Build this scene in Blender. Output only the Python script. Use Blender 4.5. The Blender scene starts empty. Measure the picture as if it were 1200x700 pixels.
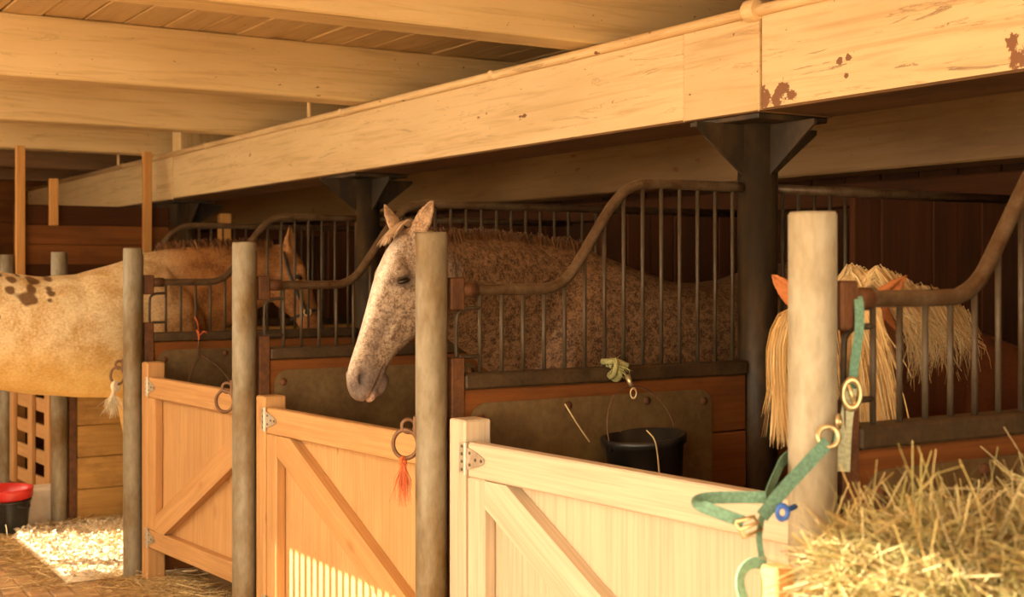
import bpy, bmesh, math, random
import numpy as np
from mathutils import Vector, Matrix, noise as mnoise

random.seed(7)
rng = np.random.default_rng(7)
scene = bpy.context.scene
COL = scene.collection

# ------------------------------------------------------------------ camera
CAM = Vector((2.02, -2.0, 1.65))
RIGHT = Vector((0.5275, 0.8495, 0)).normalized()
FWD = Vector((-0.8495, 0.5275, 0)).normalized()
cam_d = bpy.data.cameras.new('camera')
cam = bpy.data.objects.new('camera', cam_d)
COL.objects.link(cam)
cam.location = CAM
cam.rotation_euler = (math.radians(90), 0, math.atan2(-FWD.x, FWD.y))
cam_d.sensor_width = 36.0
cam_d.lens = 1541 / 1200 * 36.0
cam_d.shift_y = -32 / 1200
cam_d.clip_start = 0.05
cam_d.dof.use_dof = True
cam_d.dof.focus_distance = 4.6
cam_d.dof.aperture_fstop = 4.0
scene.camera = cam

# ------------------------------------------------------------------ world, sun, exposure
w = bpy.data.worlds.new('world')
scene.world = w
w.use_nodes = True
bg = w.node_tree.nodes['Background']
bg.inputs['Color'].default_value = (1.0, 0.83, 0.58, 1)
bg.inputs['Strength'].default_value = 3.2

sun_d = bpy.data.lights.new('sun', 'SUN')
sun = bpy.data.objects.new('sun', sun_d)
COL.objects.link(sun)
SUN_EL = math.radians(20)
to_sun = Vector((-0.527 * math.cos(SUN_EL), -0.849 * math.cos(SUN_EL), math.sin(SUN_EL)))
sun.rotation_euler = to_sun.to_track_quat('Z', 'Y').to_euler()
sun.location = (-9, -14, 8)
sun_d.energy = 9.0
sun_d.color = (1.0, 0.88, 0.66)
sun_d.angle = math.radians(0.25)

vs = scene.view_settings
vs.view_transform = 'Standard'
vs.look = 'None'
vs.exposure = 1.3
vs.gamma = 1.0
vs.use_curve_mapping = False

# ------------------------------------------------------------------ materials
def new_mat(name):
    m = bpy.data.materials.new(name)
    m.use_nodes = True
    nt = m.node_tree
    b = nt.nodes['Principled BSDF']
    return m, nt, b

def N(nt, kind, **kw):
    n = nt.nodes.new(kind)
    for k, v in kw.items():
        if hasattr(n, k):
            setattr(n, k, v)
        else:
            n.inputs[k].default_value = v
    return n

def coords(nt, scale=(1, 1, 1), rnd=True):
    tc = nt.nodes.new('ShaderNodeTexCoord')
    mp = nt.nodes.new('ShaderNodeMapping')
    mp.inputs['Scale'].default_value = scale
    if rnd:
        oi = nt.nodes.new('ShaderNodeObjectInfo')
        mul = nt.nodes.new('ShaderNodeMath'); mul.operation = 'MULTIPLY'
        mul.inputs[1].default_value = 37.0
        nt.links.new(oi.outputs['Random'], mul.inputs[0])
        add = nt.nodes.new('ShaderNodeVectorMath'); add.operation = 'ADD'
        nt.links.new(tc.outputs['Object'], add.inputs[0])
        nt.links.new(mul.outputs[0], add.inputs[1])
        nt.links.new(add.outputs[0], mp.inputs['Vector'])
    else:
        nt.links.new(tc.outputs['Object'], mp.inputs['Vector'])
    return mp.outputs['Vector']

def noise_n(nt, vec, scale, detail=4.0, rough=0.55, dist=0.0):
    n = nt.nodes.new('ShaderNodeTexNoise')
    n.inputs['Scale'].default_value = scale
    n.inputs['Detail'].default_value = detail
    n.inputs['Roughness'].default_value = rough
    n.inputs['Distortion'].default_value = dist
    nt.links.new(vec, n.inputs['Vector'])
    return n.outputs['Fac']

def ramp(nt, fac, stops):
    r = nt.nodes.new('ShaderNodeValToRGB')
    el = r.color_ramp.elements
    while len(el) < len(stops):
        el.new(0.5)
    for e, (p, c) in zip(el, stops):
        e.position = p
        e.color = (*c, 1) if len(c) == 3 else c
    nt.links.new(fac, r.inputs['Fac'])
    return r.outputs['Color']

def mix(nt, fac, a, b, mode='MIX'):
    m = nt.nodes.new('ShaderNodeMix')
    m.data_type = 'RGBA'; m.blend_type = mode
    for sock, v in ((0, fac), (6, a), (7, b)):
        if isinstance(v, (int, float)):
            m.inputs[sock].default_value = v
        elif isinstance(v, tuple):
            m.inputs[sock].default_value = (*v, 1) if len(v) == 3 else v
        else:
            nt.links.new(v, m.inputs[sock])
    return m.outputs[2]

def bump(nt, b, height, strength=0.3, dist=0.01):
    n = nt.nodes.new('ShaderNodeBump')
    n.inputs['Strength'].default_value = strength
    n.inputs['Distance'].default_value = dist
    nt.links.new(height, n.inputs['Height'])
    nt.links.new(n.outputs[0], b.inputs['Normal'])

W_ = ((0, 0, 0), (1, 1, 1))
def mask(nt, fac, lo, hi):
    return ramp(nt, fac, [(lo, (0, 0, 0)), (hi, (1, 1, 1))])

def wood_mat(name, light, dark, rough=0.65, grain=14, knots=0.0, knotcol=(0.2, 0.07, 0.02), stretch=0.06, dirt=0.0, dirtcol=(0.1, 0.06, 0.03), checks=0.0, spec=0.35):
    m, nt, b = new_mat(name)
    v = coords(nt, (stretch, 1, 1))
    g = noise_n(nt, v, grain, 5, 0.6, 0.6)
    v2 = coords(nt, (0.35, 1, 1))
    big = noise_n(nt, v2, 2.2, 3)
    c = ramp(nt, g, [(0.3, dark), (0.62, light)])
    c2 = ramp(nt, big, [(0.3, tuple(x * 0.78 for x in light)), (0.7, light)])
    c = mix(nt, 0.45, c, c2)
    fine = noise_n(nt, coords(nt, (0.03, 1, 1)), 90, 2)
    c = mix(nt, 0.35, c, ramp(nt, fine, [(0.35, (0.55, 0.5, 0.45)), (0.6, (1, 1, 1))]), 'MULTIPLY')
    if knots:
        vo = nt.nodes.new('ShaderNodeTexVoronoi')
        vo.inputs['Scale'].default_value = 3.2
        nt.links.new(coords(nt, (0.7, 1.3, 1.3)), vo.inputs['Vector'])
        kf = ramp(nt, vo.outputs['Distance'], [(0.05, (1, 1, 1)), (0.12, (0, 0, 0))])
        km = nt.nodes.new('ShaderNodeMath'); km.operation = 'MULTIPLY'
        km.inputs[1].default_value = knots
        nt.links.new(kf, km.inputs[0])
        c = mix(nt, km.outputs[0], c, knotcol)
    if dirt:
        d = noise_n(nt, coords(nt, (0.5, 1, 1)), 5, 6, 0.7)
        dm = nt.nodes.new('ShaderNodeMath'); dm.operation = 'MULTIPLY'
        dm.inputs[1].default_value = dirt
        nt.links.new(mask(nt, d, 0.48, 0.66), dm.inputs[0])
        c = mix(nt, dm.outputs[0], c, dirtcol)
    if checks:
        ck = noise_n(nt, coords(nt, (0.16, 1, 1)), 24, 4, 0.65, 0.5)
        cm = nt.nodes.new('ShaderNodeMath'); cm.operation = 'MULTIPLY'; cm.inputs[1].default_value = checks
        nt.links.new(mask(nt, ck, 0.66, 0.72), cm.inputs[0])
        c = mix(nt, cm.outputs[0], c, knotcol)
    nt.links.new(c, b.inputs['Base Color'])
    b.inputs['Roughness'].default_value = rough
    b.inputs['Specular IOR Level'].default_value = spec
    bump(nt, b, g, 0.25, 0.004)
    return m

def paint_mat(name, col, shade, chip=(0.17, 0.06, 0.015), chip_lo=0.66, cracks=0.5, spots=None):
    """old cream paint over timber: soft stains, hairline cracks along the grain, brown chips"""
    m, nt, b = new_mat(name)
    v = coords(nt, (0.22, 1, 1))
    st = noise_n(nt, v, 3.0, 5, 0.6)
    c = ramp(nt, st, [(0.3, shade), (0.6, col)])
    gr = noise_n(nt, coords(nt, (0.05, 1, 1)), 26, 4, 0.6, 0.8)
    c = mix(nt, 0.6, c, ramp(nt, gr, [(0.3, (0.66, 0.56, 0.42)), (0.5, (1, 1, 1))]), 'MULTIPLY')
    hl_ = noise_n(nt, coords(nt, (0.07, 1, 1)), 32, 5, 0.7, 0.6)
    c = mix(nt, mix(nt, 1.0, ramp(nt, hl_, [(0.60, (0, 0, 0)), (0.625, (1, 1, 1)), (0.65, (0, 0, 0))]), (cracks, cracks, cracks), 'MULTIPLY'), c, (0.30, 0.16, 0.06))
    crk = noise_n(nt, coords(nt, (0.10, 1, 1)), 13, 6, 0.7, 1.2)
    cm = ramp(nt, crk, [(0.635, (0, 0, 0)), (0.66, (1, 1, 1)), (0.69, (0, 0, 0))])
    cmul = nt.nodes.new('ShaderNodeMath'); cmul.operation = 'MULTIPLY'
    cmul.inputs[1].default_value = cracks
    nt.links.new(cm, cmul.inputs[0])
    c = mix(nt, cmul.outputs[0], c, (0.16, 0.075, 0.025))
    spk = noise_n(nt, coords(nt, (0.6, 1, 1)), 42, 3, 0.6)
    c = mix(nt, mask(nt, spk, 0.70, 0.73), c, (0.13, 0.06, 0.02))
    chp = noise_n(nt, coords(nt, (0.55, 1, 1)), 15, 4, 0.6)
    c = mix(nt, mask(nt, chp, chip_lo + 0.05, chip_lo + 0.065), c, chip)
    if spots:
        tc = nt.nodes.new('ShaderNodeTexCoord')
        for (p, r) in spots:
            d = nt.nodes.new('ShaderNodeVectorMath'); d.operation = 'DISTANCE'
            nz = nt.nodes.new('ShaderNodeTexNoise'); nz.inputs['Scale'].default_value = 34; nz.inputs['Detail'].default_value = 6; nz.inputs['Roughness'].default_value = 0.75
            nt.links.new(tc.outputs['Object'], nz.inputs['Vector'])
            nt.links.new(tc.outputs['Object'], d.inputs[0])
            d.inputs[1].default_value = p
            ad = nt.nodes.new('ShaderNodeMath'); ad.operation = 'MULTIPLY_ADD'
            nt.links.new(nz.outputs['Fac'], ad.inputs[0])
            ad.inputs[1].default_value = r * 2.6
            nt.links.new(d.outputs['Value'], ad.inputs[2])
            mk = nt.nodes.new('ShaderNodeMath'); mk.operation = 'LESS_THAN'
            nt.links.new(ad.outputs[0], mk.inputs[0]); mk.inputs[1].default_value = r * 2.0
            c = mix(nt, mk.outputs[0], c, (0.20, 0.075, 0.02))
    nt.links.new(c, b.inputs['Base Color'])
    b.inputs['Roughness'].default_value = 0.55
    bump(nt, b, gr, 0.3, 0.005)
    return m

def metal_mat(name, col, dirt, metallic=0.4, rough=0.5, scale=9, lo=0.45, hi=0.7, stretch=(1, 1, 0.4)):
    m, nt, b = new_mat(name)
    v = coords(nt, stretch)
    n1 = noise_n(nt, v, scale, 6, 0.65)
    n2 = noise_n(nt, v, scale * 7, 3)
    c = mix(nt, mask(nt, n1, lo, hi), col, dirt)
    c = mix(nt, 0.5, c, ramp(nt, n2, [(0.3, (0.55, 0.5, 0.42)), (0.6, (1, 1, 1))]), 'MULTIPLY')
    nt.links.new(c, b.inputs['Base Color'])
    b.inputs['Metallic'].default_value = metallic
    b.inputs['Roughness'].default_value = rough
    b.inputs['Specular IOR Level'].default_value = 0.3
    bump(nt, b, n2, 0.15, 0.002)
    return m

def plain_mat(name, col, rough=0.6, metallic=0.0, var=0.25, scale=20):
    m, nt, b = new_mat(name)
    n1 = noise_n(nt, coords(nt), scale, 4)
    c = ramp(nt, n1, [(0.3, tuple(x * (1 - var) for x in col)), (0.7, tuple(min(1, x * (1 + var)) for x in col))])
    nt.links.new(c, b.inputs['Base Color'])
    b.inputs['Roughness'].default_value = rough
    b.inputs['Metallic'].default_value = metallic
    return m

def tint_mat(name, rough=0.6, trans=0.0, attr='tint'):
    """colour comes strand by strand from a colour attribute"""
    m, nt, b = new_mat(name)
    a = nt.nodes.new('ShaderNodeAttribute'); a.attribute_name = attr
    nt.links.new(a.outputs['Color'], b.inputs['Base Color'])
    b.inputs['Roughness'].default_value = rough
    return m

CREAM = (0.74, 0.50, 0.235)
M = {}
M['beam_paint'] = paint_mat('cream_paint_on_beam', (0.70, 0.50, 0.255), (0.58, 0.39, 0.175))
M['joist_paint'] = paint_mat('cream_paint_on_joist', (0.70, 0.50, 0.235), (0.58, 0.39, 0.165), chip_lo=0.70, cracks=0.25)
M['ceiling_paint'] = paint_mat('yellowed_ceiling_paint', (0.62, 0.43, 0.20), (0.48, 0.31, 0.13), chip_lo=0.69, cracks=0.3)
M['gate_new'] = wood_mat('pale_pine', (0.64, 0.52, 0.375), (0.56, 0.42, 0.265), knots=0.4, knotcol=(0.45, 0.2, 0.07))
M['gate_old'] = wood_mat('orange_pine', (0.60, 0.325, 0.125), (0.45, 0.215, 0.065), knots=0.5, knotcol=(0.28, 0.10, 0.03), dirt=0.25, dirtcol=(0.30, 0.15, 0.05), checks=0.5)
M['ply_new'] = wood_mat('pale_plywood', (0.63, 0.50, 0.35), (0.56, 0.42, 0.27), grain=7, knots=0.35, knotcol=(0.42, 0.2, 0.08))
M['ply_old'] = wood_mat('orange_plywood', (0.61, 0.345, 0.14), (0.46, 0.225, 0.075), grain=8, knots=0.4, knotcol=(0.30, 0.12, 0.04), dirt=0.25, dirtcol=(0.36, 0.18, 0.065), checks=0.8)
M['dark_plank'] = wood_mat('dark_red_brown_plank', (0.08, 0.027, 0.009), (0.035, 0.012, 0.004), 0.9, spec=0.12, dirt=0.5, dirtcol=(0.03, 0.015, 0.008))
M['mid_plank'] = wood_mat('worn_orange_brown_plank', (0.22, 0.075, 0.018), (0.11, 0.035, 0.009), 0.85, spec=0.15, dirt=0.4, dirtcol=(0.06, 0.025, 0.01))
M['shaded_joist'] = wood_mat('shade_browned_joist', (0.20, 0.10, 0.04), (0.12, 0.055, 0.02), dirt=0.4)  # shadow on the far joists, put into a browner colour than the cream
M['back_paint'] = paint_mat('shade_darkened_back_beam_paint', (0.27, 0.16, 0.065), (0.16, 0.085, 0.03), chip_lo=0.62)  # cream paint darkened in its colour to stand for the stall shade
M['stud'] = wood_mat('orange_stud', (0.66, 0.32, 0.085), (0.5, 0.22, 0.05))
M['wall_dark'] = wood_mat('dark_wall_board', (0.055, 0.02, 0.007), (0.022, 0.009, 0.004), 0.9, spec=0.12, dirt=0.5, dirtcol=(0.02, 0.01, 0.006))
M['ochre_board'] = wood_mat('ochre_stained_board', (0.50, 0.27, 0.07), (0.33, 0.15, 0.035), dirt=0.6, dirtcol=(0.14, 0.06, 0.015))
M['pipe'] = metal_mat('dull_galvanised_pipe', (0.27, 0.225, 0.15), (0.16, 0.095, 0.03), 0.15, 0.5, 6, 0.44, 0.66)
M['pipe_light'] = metal_mat('clean_galvanised_pipe', (0.37, 0.325, 0.235), (0.28, 0.21, 0.11), 0.2, 0.55, 7, 0.45, 0.75)
M['iron'] = metal_mat('blackened_iron', (0.030, 0.020, 0.011), (0.095, 0.052, 0.019), 0.05, 0.5, 6, 0.45, 0.7)
M['rail'] = metal_mat('worn_brown_steel', (0.14, 0.09, 0.048), (0.075, 0.036, 0.014), 0.3, 0.42, 14, 0.4, 0.65, (1, 1, 1))
M['bar'] = metal_mat('grey_steel_bar', (0.085, 0.062, 0.038), (0.05, 0.026, 0.011), 0.2, 0.5, 14, 0.45, 0.7)
M['rust'] = metal_mat('rusty_plate', (0.16, 0.065, 0.025), (0.08, 0.035, 0.015), 0.2, 0.7, 18, 0.4, 0.65)
M['sill'] = metal_mat('greasy_dark_sill', (0.085, 0.05, 0.022), (0.035, 0.02, 0.009), 0.1, 0.6, 10, 0.4, 0.7, (1, 0.3, 1))
M['plate'] = metal_mat('olive_grey_sheet', (0.19, 0.12, 0.048), (0.10, 0.055, 0.02), 0.05, 0.6, 5, 0.35, 0.7, (1, 1, 1))
M['ring'] = metal_mat('rusty_ring_iron', (0.22, 0.12, 0.065), (0.13, 0.06, 0.03), 0.5, 0.55, 22, 0.4, 0.7)
M['zinc'] = metal_mat('zinc_hinge', (0.62, 0.56, 0.46), (0.4, 0.3, 0.18), 0.7, 0.38, 20, 0.5, 0.8)
M['screw'] = plain_mat('dark_screw', (0.16, 0.12, 0.08), 0.4, 0.7)
M['conduit'] = paint_mat('cream_paint_on_conduit', (0.76, 0.53, 0.26), (0.58, 0.36, 0.15), chip_lo=0.64)
M['black_plastic'] = plain_mat('black_bucket_plastic', (0.018, 0.016, 0.015), 0.35, 0, 0.4, 12)
M['red_plastic'] = plain_mat('red_plastic', (0.58, 0.028, 0.022), 0.35, 0, 0.15, 8)
M['white_block'] = plain_mat('white_mineral_block', (0.70, 0.58, 0.42), 0.7, 0, 0.12, 12)
M['green_web'] = plain_mat('green_nylon_webbing', (0.14, 0.28, 0.20), 0.75, 0, 0.3, 140)
M['pale_strap'] = plain_mat('faded_strap', (0.40, 0.40, 0.25), 0.75, 0, 0.3, 140)
M['brass'] = plain_mat('dull_brass', (0.62, 0.47, 0.25), 0.35, 0.75, 0.25, 60)
M['blue'] = plain_mat('blue_plastic_clip', (0.03, 0.12, 0.48), 0.35)
M['hose'] = plain_mat('black_rubber', (0.03, 0.028, 0.022), 0.5)
M['concrete'] = plain_mat('dusty_concrete', (0.44, 0.28, 0.13), 0.9, 0, 0.4, 5)
M['paver'] = plain_mat('brown_paving_brick', (0.50, 0.31, 0.15), 0.85, 0, 0.35, 9)
M['shavings'] = plain_mat('wood_shavings', (0.86, 0.74, 0.54), 0.85, 0, 0.15, 30)
M['wall_cream'] = plain_mat('limewashed_wall', (0.70, 0.52, 0.30), 0.85, 0, 0.12, 3)
M['strand'] = tint_mat('strand_tint', 0.6)
M['hair'] = tint_mat('horse_hair_tint', 0.45)
M['eye'] = plain_mat('dark_eye', (0.02, 0.012, 0.008), 0.08)

def glow_mat(name, col, strength):
    m, nt, b = new_mat(name)
    b.inputs['Base Color'].default_value = (0.8, 0.7, 0.5, 1)
    b.inputs['Emission Color'].default_value = (*col, 1)
    b.inputs['Emission Strength'].default_value = strength
    return m
M['fill_glow'] = glow_mat('added_fill_diffuser', (1.0, 0.86, 0.62), 28.0)  # glow of the added fill lamps

# ------------------------------------------------------------------ mesh helpers
def link(name, mesh, mat=None, parent=None, loc=None, rot=None, mw=None):
    o = bpy.data.objects.new(name, mesh)
    COL.objects.link(o)
    if mat is not None and mesh is not None and len(mesh.materials) == 0:
        mesh.materials.append(M[mat] if isinstance(mat, str) else mat)
    if parent is not None:
        o.parent = parent
    if mw is not None:
        o.matrix_local = mw
    else:
        if loc is not None: o.location = loc
        if rot is not None: o.rotation_euler = rot
    return o

def tag(o, label=None, cat=None, group=None, kind=None):
    if label: o['label'] = label
    if cat: o['category'] = cat
    if group: o['group'] = group
    if kind: o['kind'] = kind
    return o

def thing(name, label, cat, loc=(0, 0, 0), rotz=0.0, group=None):
    o = bpy.data.objects.new(name, None)
    COL.objects.link(o)
    o.empty_display_size = 0.1
    o.location = loc
    o.rotation_euler = (0, 0, rotz)
    return tag(o, label, cat, group)

def mesh_from(name, verts, faces, smooth=False):
    me = bpy.data.meshes.new(name)
    me.from_pydata([tuple(v) for v in verts], [], faces)
    me.validate()
    me.update()
    bm = bmesh.new(); bm.from_mesh(me)
    bmesh.ops.recalc_face_normals(bm, faces=bm.faces)
    bm.to_mesh(me); bm.free()
    if smooth:
        me.polygons.foreach_set('use_smooth', [True] * len(me.polygons))
    return me

_box = {}
def box_mesh(sx, sy, sz, mat, bev=0.004):
    key = (round(sx, 4), round(sy, 4), round(sz, 4), mat, bev)
    if key not in _box:
        bm = bmesh.new()
        bmesh.ops.create_cube(bm, size=1.0)
        bmesh.ops.scale(bm, vec=(sx, sy, sz), verts=bm.verts)
        if bev:
            bmesh.ops.bevel(bm, geom=list(bm.edges), offset=min(bev, 0.3 * min(sx, sy, sz)), segments=1, affect='EDGES')
        me = bpy.data.meshes.new('box')
        bm.to_mesh(me); bm.free()
        me.materials.append(M[mat])
        _box[key] = me
    return _box[key]

def box(name, lo, hi, mat, parent=None, bev=0.004, grain='x'):
    """axis-aligned board given by two corners; its local X runs along the grain"""
    lo, hi = Vector(lo), Vector(hi)
    c = (lo + hi) / 2
    s = hi - lo
    if grain == 'x':
        return link(name, box_mesh(s.x, s.y, s.z, mat, bev), None, parent, c)
    if grain == 'y':
        return link(name, box_mesh(s.y, s.x, s.z, mat, bev), None, parent, c, (0, 0, math.pi / 2))
    return link(name, box_mesh(s.z, s.y, s.x, mat, bev), None, parent, c, (0, math.pi / 2, 0))

def tube_data(pts, radii, seg=8, cap=True, flat=1.0):
    pts = [Vector(p) for p in pts]
    if not isinstance(radii, (list, tuple)):
        radii = [radii] * len(pts)
    verts, faces = [], []
    t0 = (pts[1] - pts[0]).normalized()
    ref = Vector((0, 0, 1)) if abs(t0.z) < 0.9 else Vector((1, 0, 0))
    n = (ref - t0 * ref.dot(t0)).normalized()
    for i, p in enumerate(pts):
        if i == 0: t = (pts[1] - pts[0])
        elif i == len(pts) - 1: t = pts[-1] - pts[-2]
        else: t = pts[i + 1] - pts[i - 1]
        t.normalize()
        n = (n - t * n.dot(t)).normalized()
        bn = t.cross(n)
        for k in range(seg):
            a = 2 * math.pi * k / seg
            verts.append(p + n * math.cos(a) * radii[i] + bn * math.sin(a) * radii[i] * flat)
    for i in range(len(pts) - 1):
        for k in range(seg):
            k2 = (k + 1) % seg
            faces.append((i * seg + k, i * seg + k2, (i + 1) * seg + k2, (i + 1) * seg + k))
    if cap:
        faces.append(tuple(range(seg))[::-1])
        faces.append(tuple((len(pts) - 1) * seg + k for k in range(seg)))
    return verts, faces

def tube(name, pts, r, mat, parent=None, seg=8, smooth=True):
    v, f = tube_data(pts, r, seg)
    me = mesh_from(name, v, f, smooth)
    return link(name, me, mat, parent)

def merge(datas):
    V, F = [], []
    for v, f in datas:
        o = len(V)
        V += list(v)
        F += [tuple(i + o for i in q) for q in f]
    return V, F

def ring_data(center, normal, R, r, seg=20, sub=8, squash=1.0, up=Vector((0, 0, 1))):
    n = Vector(normal).normalized()
    u = (Vector(up) - n * n.dot(Vector(up))).normalized()
    s = n.cross(u)
    V, F = [], []
    for i in range(seg):
        a = 2 * math.pi * i / seg
        d = u * math.cos(a) + s * math.sin(a) * squash
        c = Vector(center) + d * R
        for j in range(sub):
            b = 2 * math.pi * j / sub
            V.append(c + d * math.cos(b) * r + n * math.sin(b) * r)
    for i in range(seg):
        for j in range(sub):
            i2, j2 = (i + 1) % seg, (j + 1) % sub
            F.append((i * sub + j, i2 * sub + j, i2 * sub + j2, i * sub + j2))
    return V, F

def lathe_data(profile, seg=28):
    V, F = [], []
    for (r, z) in profile:
        for k in range(seg):
            a = 2 * math.pi * k / seg
            V.append(Vector((r * math.cos(a), r * math.sin(a), z)))
    for i in range(len(profile) - 1):
        for k in range(seg):
            k2 = (k + 1) % seg
            F.append((i * seg + k, i * seg + k2, (i + 1) * seg + k2, (i + 1) * seg + k))
    return V, F

def smooth_path(pts, n=6):
    """Catmull-Rom through the points"""
    P = [Vector(p) for p in pts]
    P = [P[0] * 2 - P[1]] + P + [P[-1] * 2 - P[-2]]
    out = []
    for i in range(1, len(P) - 2):
        for k in range(n):
            t = k / n
            a, b, c, d = P[i - 1], P[i], P[i + 1], P[i + 2]
            out.append(0.5 * ((2 * b) + (c - a) * t + (2 * a - 5 * b + 4 * c - d) * t * t + (3 * b - a - 3 * c + d) * t ** 3))
    out.append(P[-2])
    return out

def ribbon_data(pts, width, thick, facing):
    """flat strap along a path; 'facing' is roughly the direction its broad side looks"""
    pts = [Vector(p) for p in pts]
    V, F = [], []
    for i, p in enumerate(pts):
        t = (pts[min(i + 1, len(pts) - 1)] - pts[max(i - 1, 0)]).normalized()
        fc = facing[i] if isinstance(facing, list) else facing
        s = t.cross(Vector(fc)).normalized()
        n = s.cross(t).normalized()
        for a, b in ((-1, -1), (1, -1), (1, 1), (-1, 1)):
            V.append(p + s * a * width / 2 + n * b * thick / 2)
    for i in range(len(pts) - 1):
        for k in range(4):
            k2 = (k + 1) % 4
            F.append((i * 4 + k, i * 4 + k2, (i + 1) * 4 + k2, (i + 1) * 4 + k))
    F.append((0, 1, 2, 3)); F.append(tuple((len(pts) - 1) * 4 + k for k in range(4)))
    return V, F

def strands_mesh(name, paths, widths, tints, seg=3):
    """many fine strands as thin three-sided tubes in one mesh; tints per strand"""
    V, F, T = [], [], []
    for path, wd, tint in zip(paths, widths, tints):
        rad = [wd * (1 - 0.75 * i / (len(path) - 1)) for i in range(len(path))]
        v, f = tube_data(path, rad, seg, cap=False)
        o = len(V)
        V += [tuple(x) for x in v]
        F += [tuple(i + o for i in q) for q in f]
        T += [(*tint, 1.0)] * len(v)
    me = bpy.data.meshes.new(name)
    me.from_pydata(V, [], F)
    ca = me.color_attributes.new('tint', 'FLOAT_COLOR', 'POINT')
    ca.data.foreach_set('color', np.array(T, dtype=np.float32).ravel())
    me.polygons.foreach_set('use_smooth', [True] * len(me.polygons))
    return me

def blades_mesh(name, base, direc, length, width, tint, curl, extra=None):
    """vectorised flat straws: three quads each. base (n,3) mid points, direc (n,3)"""
    n = len(base)
    d = direc / np.linalg.norm(direc, axis=1, keepdims=True)
    r = rng.normal(size=(n, 3))
    s = np.cross(d, r); s /= np.linalg.norm(s, axis=1, keepdims=True)
    b = np.cross(d, s)
    ts = np.array([-0.5, -0.17, 0.17, 0.5])
    V = np.zeros((n, 4, 2, 3), dtype=np.float32)
    for i, t in enumerate(ts):
        c = base + d * (length * t)[:, None] + b * (curl * (t * t - 0.1))[:, None] * 2
        wv = s * (width * (1 - 0.5 * abs(t)))[:, None] / 2
        V[:, i, 0] = c - wv
        V[:, i, 1] = c + wv
    V = V.reshape(-1, 3)
    idx = np.arange(n)[:, None] * 8
    quads = np.stack([idx + np.array([[2 * k, 2 * k + 1, 2 * k + 3, 2 * k + 2]]) for k in range(3)], 1).reshape(-1, 4)
    T = np.repeat(np.concatenate([tint, np.ones((n, 1))], 1), 8, axis=0)
    if extra is not None:
        ev, eq, et = extra
        quads = np.concatenate([quads, eq + len(V)]); V = np.concatenate([V, ev]); T = np.concatenate([T, et])
    me = bpy.data.meshes.new(name)
    me.vertices.add(len(V)); me.vertices.foreach_set('co', V.astype(np.float32).ravel())
    nq = len(quads)
    me.loops.add(nq * 4); me.loops.foreach_set('vertex_index', quads.astype(np.int32).ravel())
    me.polygons.add(nq)
    me.polygons.foreach_set('loop_start', np.arange(0, nq * 4, 4, dtype=np.int32))
    me.update(calc_edges=True)
    ca = me.color_attributes.new('tint', 'FLOAT_COLOR', 'POINT')
    ca.data.foreach_set('color', T.astype(np.float32).ravel())
    return me

# ================================================================== THE SETTING
STALL = 1.69
def px(k): return -STALL * k
X0, X1 = -13.6, 5.0
YF, YB = -4.2, 3.1

def struct(name, datas, mat, label=None):
    v, f = merge(datas)
    o = link(name, mesh_from(name, v, f), mat)
    return tag(o, label, None, None, 'structure')

def boxd(lo, hi):
    (a, b, c), (d, e, f) = lo, hi
    V = [Vector(p) for p in ((a, b, c), (d, b, c), (d, e, c), (a, e, c), (a, b, f), (d, b, f), (d, e, f), (a, e, f))]
    F = [(0, 3, 2, 1), (4, 5, 6, 7), (0, 1, 5, 4), (1, 2, 6, 5), (2, 3, 7, 6), (3, 0, 4, 7)]
    return V, F

floor = struct('floor', [boxd((X0, -0.34, -0.2), (X1, YB, 0.0)), boxd((X0, YF - 6, -0.2), (X1 + 6, -0.34, -0.03))], 'concrete',
               'dusty brown stable floor in front of and inside the stalls')
# paving bricks of the aisle, laid in running bond where the camera can see them
pv = [box_mesh(0.205, 0.098, 0.034, 'paver', 0.006), box_mesh(0.199, 0.102, 0.03, 'paver', 0.008)]
for j in range(9):
    y = -0.395 - j * 0.107
    for i in range(22):
        x = -8.6 + i * 0.214 + (0.107 if j % 2 else 0)
        o = link('paver', pv[(i * 7 + j * 3) % 2], None, floor, (x, y, -0.016 + random.uniform(-0.003, 0.003)), (0, 0, random.uniform(-0.02, 0.02)))

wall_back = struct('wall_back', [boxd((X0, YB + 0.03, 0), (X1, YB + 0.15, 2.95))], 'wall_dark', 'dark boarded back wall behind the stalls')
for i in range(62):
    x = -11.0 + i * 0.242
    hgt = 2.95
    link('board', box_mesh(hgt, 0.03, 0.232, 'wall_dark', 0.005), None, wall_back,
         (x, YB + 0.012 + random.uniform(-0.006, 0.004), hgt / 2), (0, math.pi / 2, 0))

wall_left = struct('wall_left', [boxd((X0 - 0.15, YF, 0), (X0, YB + 0.15, 2.95))], 'mid_plank', 'brown boarded end wall at the far end of the stable')
for i in range(12):
    box('plank', (X0, YF, i * 0.245), (X0 + 0.03, YB, i * 0.245 + 0.235), 'mid_plank', wall_left, 0.005, 'y')

wr = struct('wall_right', [boxd((2.6, 0.35, 0), (2.7, YB + 0.15, 2.95))], 'wall_dark', 'dark boarded wall added beside the photographer to keep light out of the stalls')  # unseen wall, added to block light from the stall interiors
for i in range(11):
    box('board', (2.57, 0.36 + i * 0.25, 0), (2.599, 0.60 + i * 0.25, 2.95), 'wall_dark', wr, 0.005, 'z')
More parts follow.
